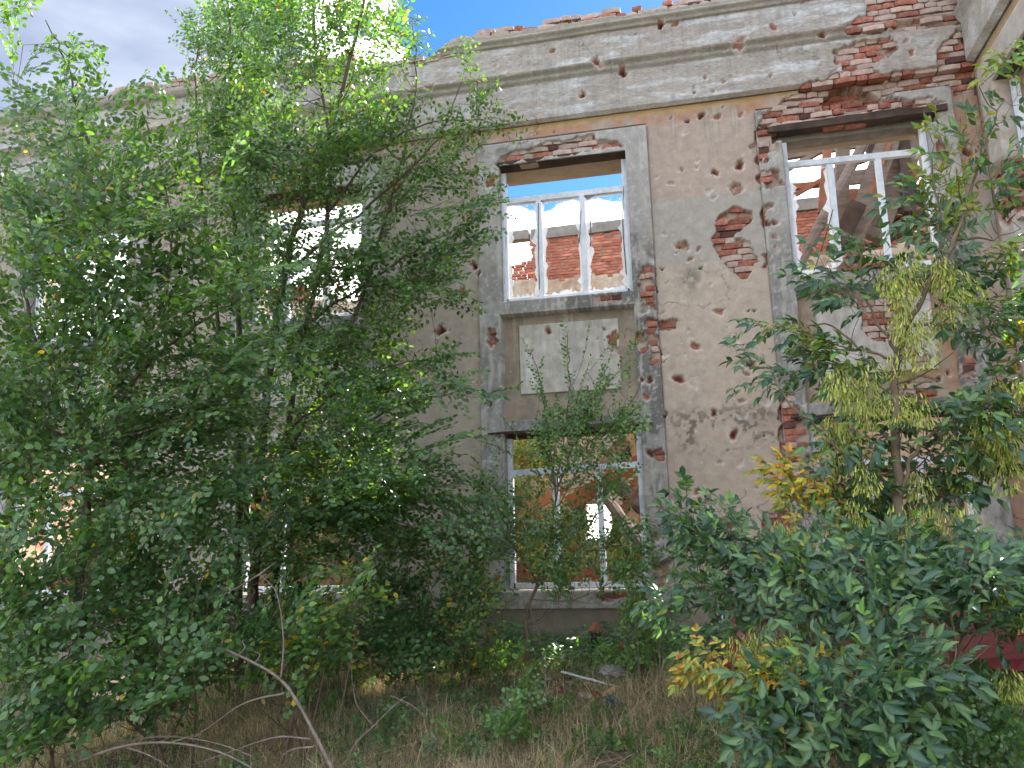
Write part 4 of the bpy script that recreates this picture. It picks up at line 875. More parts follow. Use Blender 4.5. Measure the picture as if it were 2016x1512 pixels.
class Tree:
    def __init__(s, name, label, cat, kind, barkm, leafm, group=None, base=(0, 0, 0)):
        s.root = empty(name, label, cat, group, base); s.base = np.array(base, float); s.f = Fol(kind); s.keys = Fol('key'); s.wood = MB(); s.tw = MB(); s.nodes = []; s.bm = barkm; s.lm = leafm
    def limb(s, pts, r0, r1, k=5, n=7):
        """pts as (u, v, Y)"""
        W3 = smoothline([W(*p) for p in pts], k); m = len(W3)
        W3 = [np.asarray(p)+(np.random.default_rng(i).normal(0, .008, 3) if 0 < i < m-1 else 0) for i, p in enumerate(W3)]
        s.wood.tube([p-s.base for p in W3], list(np.linspace(r0, r1, m)), n); s.nodes += [(p, r) for p, r in zip(W3, np.linspace(r0, r1, m))]
    def put(s, pr, o, d, roll, sc, pal, mix=None, fol=None, twr=.0016):
        R = frame_of(d, roll); f = fol or s.f; n = len(pr.P); P = (pr.P*sc)@R.T+o-s.base
        Cc = pick(pal, n)
        if mix:
            for (p2, fr) in mix:
                m = RNG.random(n) < fr
                if m.any(): Cc[m] = pick(p2, int(m.sum()))
        Nn = pr.N@R.T; Nn = np.where(Nn[:, 2:3] < 0, -Nn, Nn)+np.array([0, -.75, .1])+RNG.normal(0, .25, pr.N.shape); f.add(P, pr.D@R.T, Nn, pr.L*sc**.6, Cc)
        for t in pr.tw:
            T = (t*sc)@R.T+o-s.base
            s.tw.tube(list(T), list(np.linspace(twr*1.3, twr*.5, len(T))), 3, cap=False)
    def spray(s, u, v, Y, ang, pr, sc=1.0, pal='elm', mix=None, toward=0.0, roll=None, connect=True, spread=25, pull=.0):
        """a spray whose middle is at (u, v, Y); ang = heading in degrees in the facade plane (0 right, 90 up)"""
        ctr = W(u, v, Y); a = math.radians(ang+RNG.normal(0, spread)); d = norm(np.array([math.cos(a), -toward+RNG.normal(0, .35), math.sin(a)])); p = pr[RNG.integers(len(pr))]
        o = ctr-d*.38*sc*.7
        if connect and s.nodes:
            q = np.array([x[0] for x in s.nodes]); dist = np.linalg.norm(q-o, axis=1)+np.maximum(0, q[:, 2]-o[2]+.15)*1.2; j = int(dist.argmin()); b, br = s.nodes[j]; gap = np.linalg.norm(o-b)
            if gap > .05:
                mid = (b+o)/2+np.array([0, 0, -.08*gap])+RNG.normal(0, .03, 3)*gap; pts = smoothline([b, mid, o], 3); r = min(br*.7, .004+.006*gap)
                s.tw.tube([x-s.base for x in pts], list(np.linspace(r, .0028, len(pts))), 4, cap=False)
                if gap > .35: s.nodes += [(x, r*.6) for x in pts[1:]]
        s.put(p, o, d, RNG.uniform(-.9, .9) if roll is None else roll, sc, pal, mix)
    def blob(s, u, v, ru, rv, Y, dY, n, ang, pr, **kw):
        for _ in range(int(round(n*1.15))):
            t = RNG.uniform(0, 6.283); q = math.sqrt(RNG.random()); uu = u+ru*q*math.cos(t); vv = v+rv*q*math.sin(t)
            k = dict(kw); a = ang(uu, vv) if callable(ang) else ang; s.spray(uu, vv, Y+RNG.uniform(-dY, dY), a, pr, **k)
    def finish(s, crown='crown', single=0):
        if s.wood.n: s.wood.build('trunk', M[s.bm], s.root, smooth=True)
        if s.tw.n: o = s.tw.build('twigs', M['twig'], s.root); o['kind'] = 'stuff'
        if s.f.P:
            A = s.f.arrays(); n = len(A[0]); idx = np.arange(n)
            if single:
                dist = np.linalg.norm(A[0]+s.base-CAM, axis=1)/A[3]; o_ = np.argsort(dist); near, idx = o_[:single], o_[single:]
                kinds = {}
                T = BG[0]
                for i in near:
                    c = A[4][i]; yel = 'y' if c[0] > .2 else ('l' if c[1] > .14 else ('d' if c[1] < .09 else 'm'))
                    if yel not in kinds:
                        me = npmesh('leaf', T, [BGQ, BGT], c[None]*LF[:, None]); me.materials.append(s.lm_()); kinds[yel] = me
                    D = norm(A[1][i]); X = norm(np.cross(A[2][i], D)); N = np.cross(D, X); o = bpy.data.objects.new('leaf', kinds[yel]); C.objects.link(o); o.parent = s.root; L_ = float(A[3][i])
                    o.matrix_local = Matrix(((D[0]*L_, X[0]*L_, N[0]*L_, A[0][i][0]), (D[1]*L_, X[1]*L_, N[1]*L_, A[0][i][1]), (D[2]*L_, X[2]*L_, N[2]*L_, A[0][i][2]), (0, 0, 0, 1)))
            s.f.build(crown, M[s.lm], s.root, idx); print(s.root.name, 'leaves', n)
        if s.keys.P: s.keys.build('seed_clusters', M['key'], s.root)
    def lm_(s): return M[s.lm]
def G(u, v, Y): p = W(u, v, Y); return (p[0], Y, float(gz(p[0], Y)))

#@@ELMS
# ---- the tall many-stemmed elm left of centre
T = Tree('elm_tree', 'tall many-stemmed elm with feathery leaves, its sunlit top reaching above the wall', 'tree', 'small', 'bark', 'leaf', base=G(505, 1300, -2.2))
Y = -2.2
T.limb([(505, 1345, Y), (500, 1150, Y), (512, 920, Y), (528, 760, Y), (560, 540, Y), (600, 390, Y-.1), (650, 250, Y-.2), (700, 80, Y-.2), (725, -60, Y-.2)], .058, .012)
T.limb([(528, 1345, Y+.2), (548, 1080, Y+.2), (560, 900, Y+.2), (590, 690, Y+.1), (622, 560, Y), (645, 420, Y), (650, 300, Y), (625, 120, Y), (610, -40, Y)], .042, .010)
T.limb([(470, 1345, Y+.3), (468, 1050, Y+.3), (472, 820, Y+.2), (470, 600, Y+.2), (462, 450, Y+.1), (445, 280, Y), (455, 100, Y), (440, -60, Y)], .045, .009)
T.limb([(500, 1120, Y), (470, 900, Y-.3), (432, 650, Y-.4), (400, 400, Y-.4), (385, 200, Y-.4), (390, 60, Y-.3)], .030, .006)
T.limb([(560, 900, Y+.2), (640, 760, Y), (700, 620, Y-.1), (745, 480, Y-.1), (790, 320, Y-.1), (820, 150, Y-.1), (812, 40, Y)], .026, .005)
T.limb([(528, 760, Y), (600, 640, Y), (720, 560, Y), (840, 480, Y), (930, 440, Y-.1)], .020, .004)
T.limb([(560, 540, Y), (680, 440, Y), (800, 340, Y), (870, 260, Y), (905, 170, Y)], .018, .004)
T.limb([(645, 420, Y), (740, 300, Y), (850, 240, Y), (1010, 245, Y-.1)], .015, .003)
T.limb([(548, 1000, Y+.2), (640, 890, Y-.1), (760, 810, Y-.2), (900, 770, Y-.2)], .020, .004)
T.limb([(512, 920, Y), (600, 820, Y-.2), (720, 740, Y-.3), (860, 700, Y-.3)], .018, .004)
T.limb([(505, 1100, Y), (620, 1030, Y-.2), (740, 980, Y-.2), (900, 950, Y-.1)], .018, .004)
yl = [('yellow', .006), ('light', .06)]
up = lambda c: (lambda u, v: 90-(u-c)*.10)
T.blob(470, 60, 110, 100, Y, .6, 22, up(560), ELMUP+ELMS, pal='elm_young', mix=[('yellow', .02)], spread=10)
T.blob(600, 40, 190, 90, Y, .7, 30, up(560), ELMUP, pal='elm_young', mix=[('yellow', .02)], spread=8)
T.blob(560, 60, 190, 110, Y, .7, 46, up(560), ELMUP+ELMS, pal='elm_young', mix=[('yellow', .02)], spread=14)
T.blob(425, 170, 60, 110, Y-.1, .5, 13, up(480), ELMUP+ELMS, pal='elm', mix=yl, spread=16)
T.blob(745, 130, 70, 110, Y, .5, 18, up(700), ELMUP+ELMS, pal='elm_young', mix=[('yellow', .03)], spread=14)
T.blob(600, 230, 200, 110, Y, .8, 46, lambda u, v: 75-(u-600)*.18, ELM+ELMS, pal='elm', mix=yl)
T.blob(430, 340, 90, 110, Y-.2, .6, 20, lambda u, v: 110, ELM, pal='elm', mix=yl)
T.blob(690, 330, 190, 100, Y, .6, 36, lambda u, v: 50-(u-650)*.15, ELM+ELMS, pal='elm', mix=yl)
T.blob(560, 470, 200, 110, Y, .7, 26, lambda u, v: 70-(u-560)*.25, ELM, pal='elm', mix=yl)
T.blob(850, 420, 100, 90, Y, .3, 11, 20, ELMS+ELM, pal='elm', mix=yl)
T.blob(905, 240, 60, 70, Y, .3, 7, 60, ELMS, pal='elm', mix=yl)
T.blob(780, 560, 130, 70, Y-.1, .4, 14, 5, ELM, pal='elm', mix=yl)
T.blob(620, 640, 170, 110, Y-.1, .6, 26, lambda u, v: 30 if u > 560 else 150, ELM, pal='elm', mix=yl)
T.blob(780, 760, 120, 70, Y-.3, .4, 15, 0, ELM+ELMS, pal='elm', mix=yl)
T.blob(560, 800, 180, 110, Y-.1, .7, 30, lambda u, v: 10 if u > 520 else 170, ELM, pal='elm', mix=yl)
T.blob(690, 930, 170, 100, Y-.2, .5, 34, 0, ELM, pal='elm', mix=yl)
T.blob(560, 1020, 200, 110, Y-.2, .6, 40, 0, ELM, pal='elm', mix=yl)
T.blob(800, 1010, 120, 90, Y-.1, .4, 20, -10, ELM, pal='elm', mix=yl)
for (u, v, a) in ((960, 250, 10), (1000, 245, 5), (915, 265, 20), (930, 150, 75), (965, 180, 60), (895, 330, -10), (945, 460, 5), (960, 400, 15), (915, 600, -5), (935, 480, 0), (985, 770, 5), (900, 700, 0), (820, 100, 85), (915, 100, 85), (650, 30, 88), (700, 20, 88), (560, 10, 90), (480, 20, 92), (870, 600, -8), (800, 590, -5), (935, 860, -10)):
    T.spray(u, v, Y-.15, a, ELMS, sc=.95, pal='elm', mix=yl, spread=6)
T.finish()

# ---- nearer elm at the left edge
T = Tree('elm_tree', 'nearer elm at the left edge with a forked trunk and drooping larger leaves', 'tree', 'small', 'bark', 'leaf', base=G(158, 1400, -4.0))
Y = -4.0
T.limb([(150, 1420, Y), (156, 1250, Y), (163, 1100, Y), (172, 980, Y), (182, 925, Y)], .040, .030)
T.limb([(182, 925, Y), (145, 860, Y), (95, 740, Y-.1), (62, 640, Y-.2), (36, 520, Y-.2), (-20, 330, Y-.2)], .022, .007)
T.limb([(182, 925, Y), (215, 850, Y), (262, 750, Y), (330, 685, Y), (430, 612, Y), (545, 540, Y+.1)], .024, .006)
T.limb([(176, 960, Y), (155, 780, Y+.1), (175, 600, Y+.1), (210, 420, Y+.1), (160, 240, Y), (130, 120, Y), (90, 40, Y)], .022, .005)
T.limb([(328, 688, Y), (322, 600, Y), (340, 480, Y), (320, 340, Y), (280, 220, Y)], .012, .004)
T.limb([(140, 1420, Y+.2), (70, 1200, Y+.2), (20, 1000, Y+.2), (-10, 800, Y+.2)], .02, .006)
fan = lambda u, v: 90-(u-180)*.16
T.blob(120, 330, 150, 130, Y, .6, 27, fan, ELMBIG+ELM, pal='elm', mix=yl)
T.blob(270, 360, 80, 100, Y, .4, 8, 60, ELMBIG+ELM, pal='elm', mix=yl)
T.blob(80, 500, 160, 110, Y, .6, 24, lambda u, v: 130, ELMBIG+ELM, pal='elm', mix=yl)
T.blob(300, 520, 190, 110, Y, .5, 28, 25, ELMBIG+ELM, pal='elm', mix=yl)
T.blob(120, 700, 200, 120, Y, .6, 34, fan, ELMBIG+ELM, pal='elm', mix=yl)
T.blob(330, 760, 150, 110, Y, .5, 26, 10, ELM, pal='elm', mix=yl)
T.blob(90, 880, 180, 120, Y+.1, .6, 32, fan, ELM, pal='elm', mix=yl)
T.blob(300, 930, 170, 100, Y+.1, .5, 26, 0, ELM, pal='elm', mix=yl)
for (u, v, a, sc) in ((65, 130, 75, .9), (140, 150, 55, .8), (110, 95, 15, .9), (30, 30, 30, .7), (20, 100, 80, .7), (180, 160, 60, .7), (75, 200, 100, .9), (30, 190, 110, .8), (240, 210, 70, .8), (300, 200, 80, .7), (10, 20, 20, .7), (440, 560, 25, 1), (520, 530, 20, .9), (150, 250, 80, 1), (450, 330, 80, .9), (470, 700, 0, .9), (560, 740, -5, .9)):
    T.spray(u, v, Y-.1, a, ELMBIG, sc=sc, pal='elm_young', mix=yl, spread=5, connect=(v > 60))
T.finish()

# ---- young elm in front of the middle window
T = Tree('elm_sapling', 'young elm with thin upright whips growing in front of the middle windows', 'young tree', 'small', 'twig', 'leaf', base=G(1035, 1285, -1.5))
Y = -1.5
T.limb([(1038, 1300, Y), (1036, 1220, Y), (1048, 1175, Y), (1085, 1120, Y), (1150, 1085, Y-.1), (1240, 1070, Y-.1)], .022, .006)
T.limb([(1046, 1180, Y), (1078, 1090, Y), (1092, 1000, Y), (1100, 940, Y), (1118, 800, Y), (1121, 740, Y), (1117, 655, Y)], .014, .003)
T.limb([(1098, 960, Y), (1128, 880, Y), (1160, 800, Y), (1225, 720, Y)], .010, .003)
T.limb([(1095, 985, Y), (1080, 870, Y), (1070, 780, Y), (1045, 690, Y)], .010, .003)
T.limb([(1100, 940, Y), (1175, 860, Y), (1245, 790, Y), (1262, 740, Y)], .008, .003)
T.limb([(1060, 1150, Y), (1000, 1060, Y), (960, 980, Y)], .010, .003)
fn = lambda u, v: 90-(u-1110)*.28
for (u, v, a) in ((1118, 680, 91), (1118, 740, 91), (1122, 790, 91), (1048, 720, 112), (1062, 760, 110), (1075, 800, 105), (1165, 700, 45), (1190, 700, 48), (1150, 760, 60), (1205, 740, 50), (1230, 700, 55), (1240, 720, 52), (1220, 760, 58), (1185, 790, 60), (1250, 745, 60), (1100, 830, 95), (1082, 880, 90), (1012, 860, 125), (1145, 830, 65), (970, 900, 130), (1075, 770, 75)):
    T.spray(u, v, Y, a, WHIP, sc=.9, pal='elm_young', mix=[('elm', .4)], spread=4)
T.blob(1130, 850, 100, 60, Y, .25, 24, fn, ELMY, pal='elm_young', mix=[('elm', .4)])
T.blob(1200, 800, 60, 50, Y, .2, 8, 55, ELMY, pal='elm_young')
T.blob(1110, 950, 140, 70, Y, .3, 17, fn, ELMY, pal='elm_young', mix=[('elm', .5)])
T.blob(1000, 960, 70, 90, Y, .3, 10, 120, ELMY, pal='elm', mix=[('light', .15)])
T.blob(1130, 1070, 160, 60, Y, .3, 24, fn, ELMY, pal='elm_young', mix=[('elm', .5)])
T.blob(1150, 1140, 120, 30, Y, .3, 8, fn, ELMY, pal='elm_young', mix=[('elm', .5)])
T.blob(1240, 1080, 70, 60, Y, .25, 12, 20, ELMY, pal='elm', mix=[('light', .15)])
T.blob(1010, 1080, 100, 70, Y, .3, 14, 150, ELMY, pal='elm', mix=[('light', .15)])
T.finish()

#@@SHRUBS
def shrub(name, label, pts, group=None, pal='shrub', mix=None, stems=5, proto=None, kind='small', bm='twig', lm='leaf', base=None, cat='shrub', sc=1.0):
    """pts: (u, v, ru, rv, Y, n, angle)"""
    u0 = base or (pts[0][0], 1330, pts[0][4]); T = Tree(name, label, cat, kind, bm, lm, group, G(*u0))
    b = Vector(T.base)
    for k in range(stems):
        p = pts[k % len(pts)]; e = W(p[0]+RNG.uniform(-1, 1)*p[2]*.6, p[1]-p[3]*.3, p[4]); s0 = np.array(b)+np.array([RNG.uniform(-.25, .25), RNG.uniform(-.15, .15), -.05]); mid = (s0+e)/2+np.array([RNG.uniform(-.1, .1), 0, .12])
        W3 = smoothline([s0, mid, e], 5); T.wood.tube([x-T.base for x in W3], list(np.linspace(.010, .004, len(W3))), 5); T.nodes += [(x, .006) for x in W3]
    for (u, v, ru, rv, Yy, n, a) in pts: T.blob(u, v, ru, rv, Yy, .3, n, a, proto or SHR, pal=pal, mix=mix, sc=sc)
    T.finish(); return T
shrub('bush', 'broad dark bush at the lower left edge under the nearer elm', [(40, 1430, 90, 40, -4.5, 16, 30), (80, 1080, 150, 90, -4.2, 32, 60), (40, 1200, 130, 90, -4.4, 28, 60), (70, 1330, 150, 80, -4.5, 26, 40), (230, 1130, 80, 80, -3.5, 16, 60)], mix=[('light', .08), ('yellow', .004)], base=(60, 1450, -4.4))
shrub('bush', 'leafy bush between the two elms at lower left, behind the arching dead branch', [(330, 1090, 150, 80, -3.6, 34, 60), (300, 1200, 140, 80, -3.9, 32, 50), (330, 1300, 130, 70, -4.1, 26, 30), (240, 1380, 150, 50, -4.3, 22, 30), (450, 1190, 100, 90, -3.5, 24, 40)], mix=[('light', .10), ('yellow', .006)], base=(330, 1400, -3.9))
shrub('bush', 'loose bush with yellowing leaves right of the arching dead branch', [(620, 1190, 80, 70, -3.4, 12, 60), (640, 1270, 70, 60, -3.4, 10, 40), (570, 1300, 60, 60, -3.5, 9, 30), (700, 1160, 60, 50, -3.3, 5, 40)], pal='light', mix=[('shrub', .35), ('yellow', .10)], base=(615, 1400, -3.4))
shrub('bush', 'dark creeping bush at the foot of the pier left of the middle window', [(780, 1100, 90, 90, -1.6, 28, 30), (790, 1220, 100, 80, -1.8, 32, 10), (720, 1290, 110, 50, -2.0, 24, 10), (850, 1290, 70, 50, -1.9, 15, 0)], pal='shrub', mix=[('light', .03)], base=(790, 1330, -1.8))
shrub('bush', 'bush with orange and yellow leaves left of the middle window sill', [(890, 1120, 60, 90, -1.8, 16, 80), (905, 1220, 60, 60, -1.9, 14, 60), (950, 1180, 50, 60, -1.6, 10, 60), (960, 1290, 70, 40, -1.8, 12, 40)], pal='elm', mix=[('yellow', .10), ('light', .25)], base=(900, 1330, -1.9), proto=ELMY+SHR)
shrub('bush', 'low bush of elm suckers against the plinth behind the two elms', [(450, 1280, 120, 60, -2.4, 26, 30), (330, 1000, 120, 60, -2.6, 16, 30), (560, 1180, 100, 80, -2.2, 24, 20), (170, 1000, 150, 90, -2.6, 22, 60)], pal='shrub', mix=[('light', .12)], base=(450, 1330, -2.4))
shrub('bush', 'bright green bramble standing between the pipe and the ash bush', [(1255, 1200, 22, 45, -1.0, 8, 85), (1262, 1270, 28, 45, -1.1, 10, 80), (1250, 1320, 30, 25, -1.2, 6, 60)], pal='light', mix=[('shrub', .3)], base=(1256, 1340, -1.1), stems=3, sc=.7)
shrub('bush', 'young plant with pale leaves beside the rusty vent pipe', [(1195, 1285, 24, 22, -.9, 6, 60), (1215, 1300, 22, 18, -.9, 5, 40)], pal='light', base=(1200, 1330, -.9), stems=3, sc=.6)
shrub('bush', 'pale sapling standing in the dry grass at the bottom centre', [(1030, 1360, 22, 40, -3.0, 4, 80), (990, 1400, 34, 40, -3.1, 4, 70), (1010, 1440, 40, 36, -3.1, 5, 60)], pal='elm_young', base=(1000, 1500, -3.1), stems=3, sc=.6)
shrub('bush', 'feathery green weed at the lower right corner beneath the ash bush', [(1930, 1400, 70, 70, -4.4, 26, 80), (1980, 1470, 60, 50, -4.6, 18, 80), (1880, 1480, 60, 40, -4.6, 14, 70)], pal='shrub', mix=[('light', .15)], base=(1930, 1510, -4.5), proto=ELMY, sc=.7)
# trees growing inside the ruin, in full sun
shrub('inner_tree', 'yellow green tree growing inside the ruin behind the lower middle window', [(1040, 890, 45, 30, 3.4, 8, 60), (1040, 960, 45, 60, 3.2, 8, 60), (1110, 1060, 40, 50, 3.4, 7, 60), (1190, 1125, 70, 25, 2.0, 9, 60), (1060, 1100, 60, 40, 2.2, 9, 60)], pal='yellowgreen', mix=[('light', .4), ('yellow', .1)], base=(1080, 1230, 2.6), proto=ELM, group='trees inside the ruin', cat='tree')
shrub('inner_tree', 'yellow green tree growing inside the ruin behind the second window from left', [(600, 930, 100, 50, 3.0, 14, 60), (640, 1020, 90, 60, 2.6, 16, 60), (560, 1080, 80, 50, 2.4, 12, 60)], pal='yellowgreen', mix=[('light', .5), ('yellow', .06)], base=(600, 1200, 2.6), proto=ELM, group='trees inside the ruin', cat='tree')

#@@ASH
# ---- ash tree with hanging keys at the right
T = Tree('ash_tree', 'ash tree on the right with a straight trunk and hanging yellow green keys', 'tree', 'big', 'ash_bark', 'ashleaf', base=G(1745, 1330, -3.5))
Y = -3.5
T.limb([(1742, 1345, Y), (1745, 1200, Y), (1757, 1080, Y), (1768, 980, Y), (1764, 880, Y), (1762, 780, Y), (1768, 700, Y), (1785, 640, Y), (1830, 560, Y), (1880, 470, Y-.1), (1905, 400, Y-.1), (1935, 300, Y-.1), (1975, 200, Y-.1)], .042, .005)
T.limb([(1768, 990, Y), (1795, 900, Y), (1840, 850, Y), (1920, 820, Y), (2010, 790, Y)], .018, .005)
T.limb([(1768, 970, Y), (1700, 915, Y-.1), (1640, 870, Y-.1), (1560, 800, Y-.2), (1520, 740, Y-.2)], .013, .004)
T.limb([(1768, 710, Y), (1700, 690, Y), (1640, 640, Y), (1560, 650, Y), (1520, 640, Y)], .011, .003)
T.limb([(1768, 700, Y), (1730, 640, Y), (1700, 560, Y), (1690, 480, Y), (1720, 430, Y)], .012, .003)
T.limb([(1785, 640, Y), (1850, 640, Y+.1), (1930, 650, Y+.1), (2000, 620, Y+.1)], .013, .004)
T.limb([(1880, 470, Y), (1940, 470, Y), (2010, 450, Y)], .010, .003)
T.limb([(1830, 560, Y), (1850, 440, Y), (1838, 340, Y), (1830, 260, Y)], .010, .003)
am = [('light', .10), ('yellowgreen', .03)]
AS = dict(pal='ash', mix=am); ASY = dict(pal='yellowgreen', mix=[('light', .4)])
for b in [(1990, 190, 40, 30, 2, 60), (1930, 160, 40, 25, 2, 110), (1900, 250, 45, 45, 4, 90), (1870, 330, 45, 50, 5, 100), (1950, 360, 60, 50, 6, 60), (1845, 430, 45, 50, 7, 110), (1915, 450, 70, 50, 10, 70), (1980, 470, 50, 60, 7, 40), (1695, 510, 28, 35, 4, 120),
          (1660, 610, 60, 45, 9, 140), (1650, 680, 60, 45, 7, 150), (1560, 650, 35, 22, 3, 165), (1770, 585, 70, 40, 8, 90), (1880, 560, 90, 50, 11, 40), (1980, 580, 50, 60, 8, 30), (1560, 740, 60, 30, 6, 165), (1620, 760, 60, 35, 8, 160), (1720, 760, 60, 50, 8, 120),
          (1670, 860, 50, 50, 9, 170), (1780, 850, 80, 50, 9, 40), (1880, 830, 90, 50, 14, 10), (1980, 800, 60, 70, 11, 0), (1700, 960, 70, 50, 11, 170), (1830, 930, 80, 50, 11, 10), (1650, 960, 40, 40, 4, 170), (1760, 1030, 110, 40, 14, 80), (1850, 1000, 70, 40, 7, 20), (1980, 650, 50, 40, 6, 10), (1860, 650, 60, 40, 7, 30)]:
    T.blob(b[0], b[1], b[2], b[3], Y+(.3 if abs(b[0]-1765) < 75 and b[1] > 690 else 0), .3, max(1, int(b[4]*.36)), b[5], ASH, sc=.88, **(ASY if b[0] > 1640 and RNG.random() < .13 else AS))
# yellow sprays
for (u, v, a) in ((1560, 960, 170), (1575, 1000, 150), (1640, 1010, 120), (1540, 955, 175), (1610, 970, 110), (1990, 690, 20)): T.spray(u, v, Y-.1, a, ASH, sc=.55, pal='yellow', mix=[('yellowgreen', .4)])
kc = [(1830, 545, 60, 45, 12), (1770, 575, 35, 35, 7), (1810, 630, 40, 50, 9), (1790, 680, 30, 40, 7), (1880, 590, 40, 30, 6), (1660, 745, 45, 25, 8), (1690, 790, 40, 25, 7), (1660, 860, 26, 40, 10), (1685, 910, 15, 22, 3), (1745, 800, 25, 20, 4), (1790, 810, 20, 25, 4),
      (1960, 800, 60, 40, 10), (1930, 880, 50, 50, 12), (1990, 870, 30, 60, 9), (1870, 900, 35, 30, 6), (1690, 1000, 50, 35, 8), (1790, 990, 30, 50, 6), (1620, 970, 25, 25, 4), (1850, 980, 25, 30, 4), (1915, 990, 22, 25, 3), (1740, 540, 20, 20, 2)]
for (u, v, ru, rv, n) in kc:
    for _ in range(max(1, int(n*.62))):
        o = W(u+RNG.uniform(-1, 1)*ru, v-22+RNG.uniform(-1, 1)*rv, Y+RNG.uniform(-.3, .15)); T.put(KEY[RNG.integers(4)], o, (1, 0, 0), RNG.uniform(-.15, .15), RNG.uniform(.9, 1.35), 'key', mix=[('yellowgreen', .12)], fol=T.keys, twr=.0015)
for _ in range(10):
    o = W(1560+RNG.uniform(-28, 30), 1035+RNG.uniform(-18, 22), Y-.1); T.put(KEY[RNG.integers(4)], o, (1, 0, 0), 0, .8, 'key', mix=[('yellow', .3)], fol=T.keys, twr=.0015)
T.finish()

# ---- ash bush filling the lower right
T = Tree('ash_bush', 'dense ash bush with large blue green leaflets filling the lower right', 'shrub', 'big', 'ash_bark', 'ashleaf', base=G(1700, 1500, -4.3))
Y = -4.4
for (e, r) in (((1380, 1180, -4.2), .010), ((1450, 1100, -4.0), .011), ((1600, 1080, -4.2), .012), ((1800, 1090, -4.4), .012), ((1950, 1120, -4.4), .012), ((1500, 1330, -4.8), .01), ((1880, 1300, -4.9), .012), ((1340, 1290, -4.4), .009), ((1700, 1250, -4.8), .012)):
    a = T.base+np.array([RNG.uniform(-.2, .2), RNG.uniform(-.1, .1), -.05]); b = W(*e); mid = (a+b)/2+np.array([0, 0, .12]); W3 = smoothline([a, mid, b], 5); T.wood.tube([x-T.base for x in W3], list(np.linspace(r*1.3, .004, len(W3))), 6); T.nodes += [(x, .007) for x in W3]
bb = [(1395, 1170, 60, 25, -4.2, 3, 150), (1330, 1195, 40, 20, -4.3, 2, 170), (1480, 1115, 90, 40, -4.0, 7, 120), (1365, 1060, 22, 40, -3.9, 2, 110), (1620, 1115, 100, 40, -4.1, 8, 90), (1780, 1125, 110, 40, -4.3, 9, 90), (1940, 1140, 80, 45, -4.4, 7, 60),
      (1500, 1190, 100, 35, -4.4, 8, 120), (1650, 1180, 110, 40, -4.5, 9, 100), (1830, 1190, 120, 45, -4.6, 10, 60), (1960, 1200, 60, 60, -4.6, 6, 30), (1420, 1235, 40, 16, -4.5, 1, 190), (1660, 1310, 70, 30, -4.7, 4, 100), (1760, 1280, 90, 40, -4.9, 6, 70), (1940, 1250, 60, 30, -4.8, 2, 20),
      (1555, 1400, 60, 45, -5.0, 6, 130), (1680, 1390, 80, 50, -5.2, 8, 90), (1780, 1400, 60, 50, -5.2, 6, 30), (1570, 1480, 70, 40, -5.2, 6, 120), (1720, 1480, 100, 45, -5.3, 8, 80)]
for (u, v, ru, rv, Yb, n, a) in bb: T.blob(u, v, ru, rv, Yb, .25, max(1, int(n*.78)), a, ASHN, sc=.80, pal='ash', mix=[('light', .10), ('yellowgreen', .02)])
for (u, v, a) in ((1350, 1045, 112), (1362, 1090, 120), (1345, 1120, 140), (1440, 1030, 100), (1330, 1215, 165), (1385, 1262, 200)): T.spray(u, v, -4.2, a, ASHN, sc=.62, pal='ash', mix=[('light', .15)], spread=5)
for (u, v, a) in ((1400, 1310, 190), (1440, 1330, 200), (1560, 1300, 170), (1590, 1330, 180), (1500, 1320, 190), (1380, 1325, 200), (1640, 1330, 150), (1620, 1370, 160)): T.spray(u, v, -4.8, a, ASHN, sc=.5, pal='yellow', mix=[('yellowgreen', .35)])
for (u, v) in ((1450, 1265), (1470, 1280), (1520, 1240), (1530, 1260), (1500, 1270), (1560, 1230), (1490, 1250), (1770, 1460), (1760, 1480), (1620, 1440), (1980, 1330), (1990, 1345), (1975, 1160), (1990, 1180), (1960, 1170), (1600, 1245), (1940, 1140), (2000, 1200)):
    T.put(KEY[RNG.integers(4)], W(u, v-20, -4.6), (1, 0, 0), 0, .8, 'key', fol=T.keys, twr=.0015)
for (u, v, a) in ((1470, 1345, 180), (1520, 1340, 190), (1590, 1310, 170), (1560, 1365, 185)): T.spray(u, v, -5.15, a, ASHN, sc=.45, pal='yellow', mix=[('yellowgreen', .35), ('light', .3)], spread=12)
T.finish(single=298)

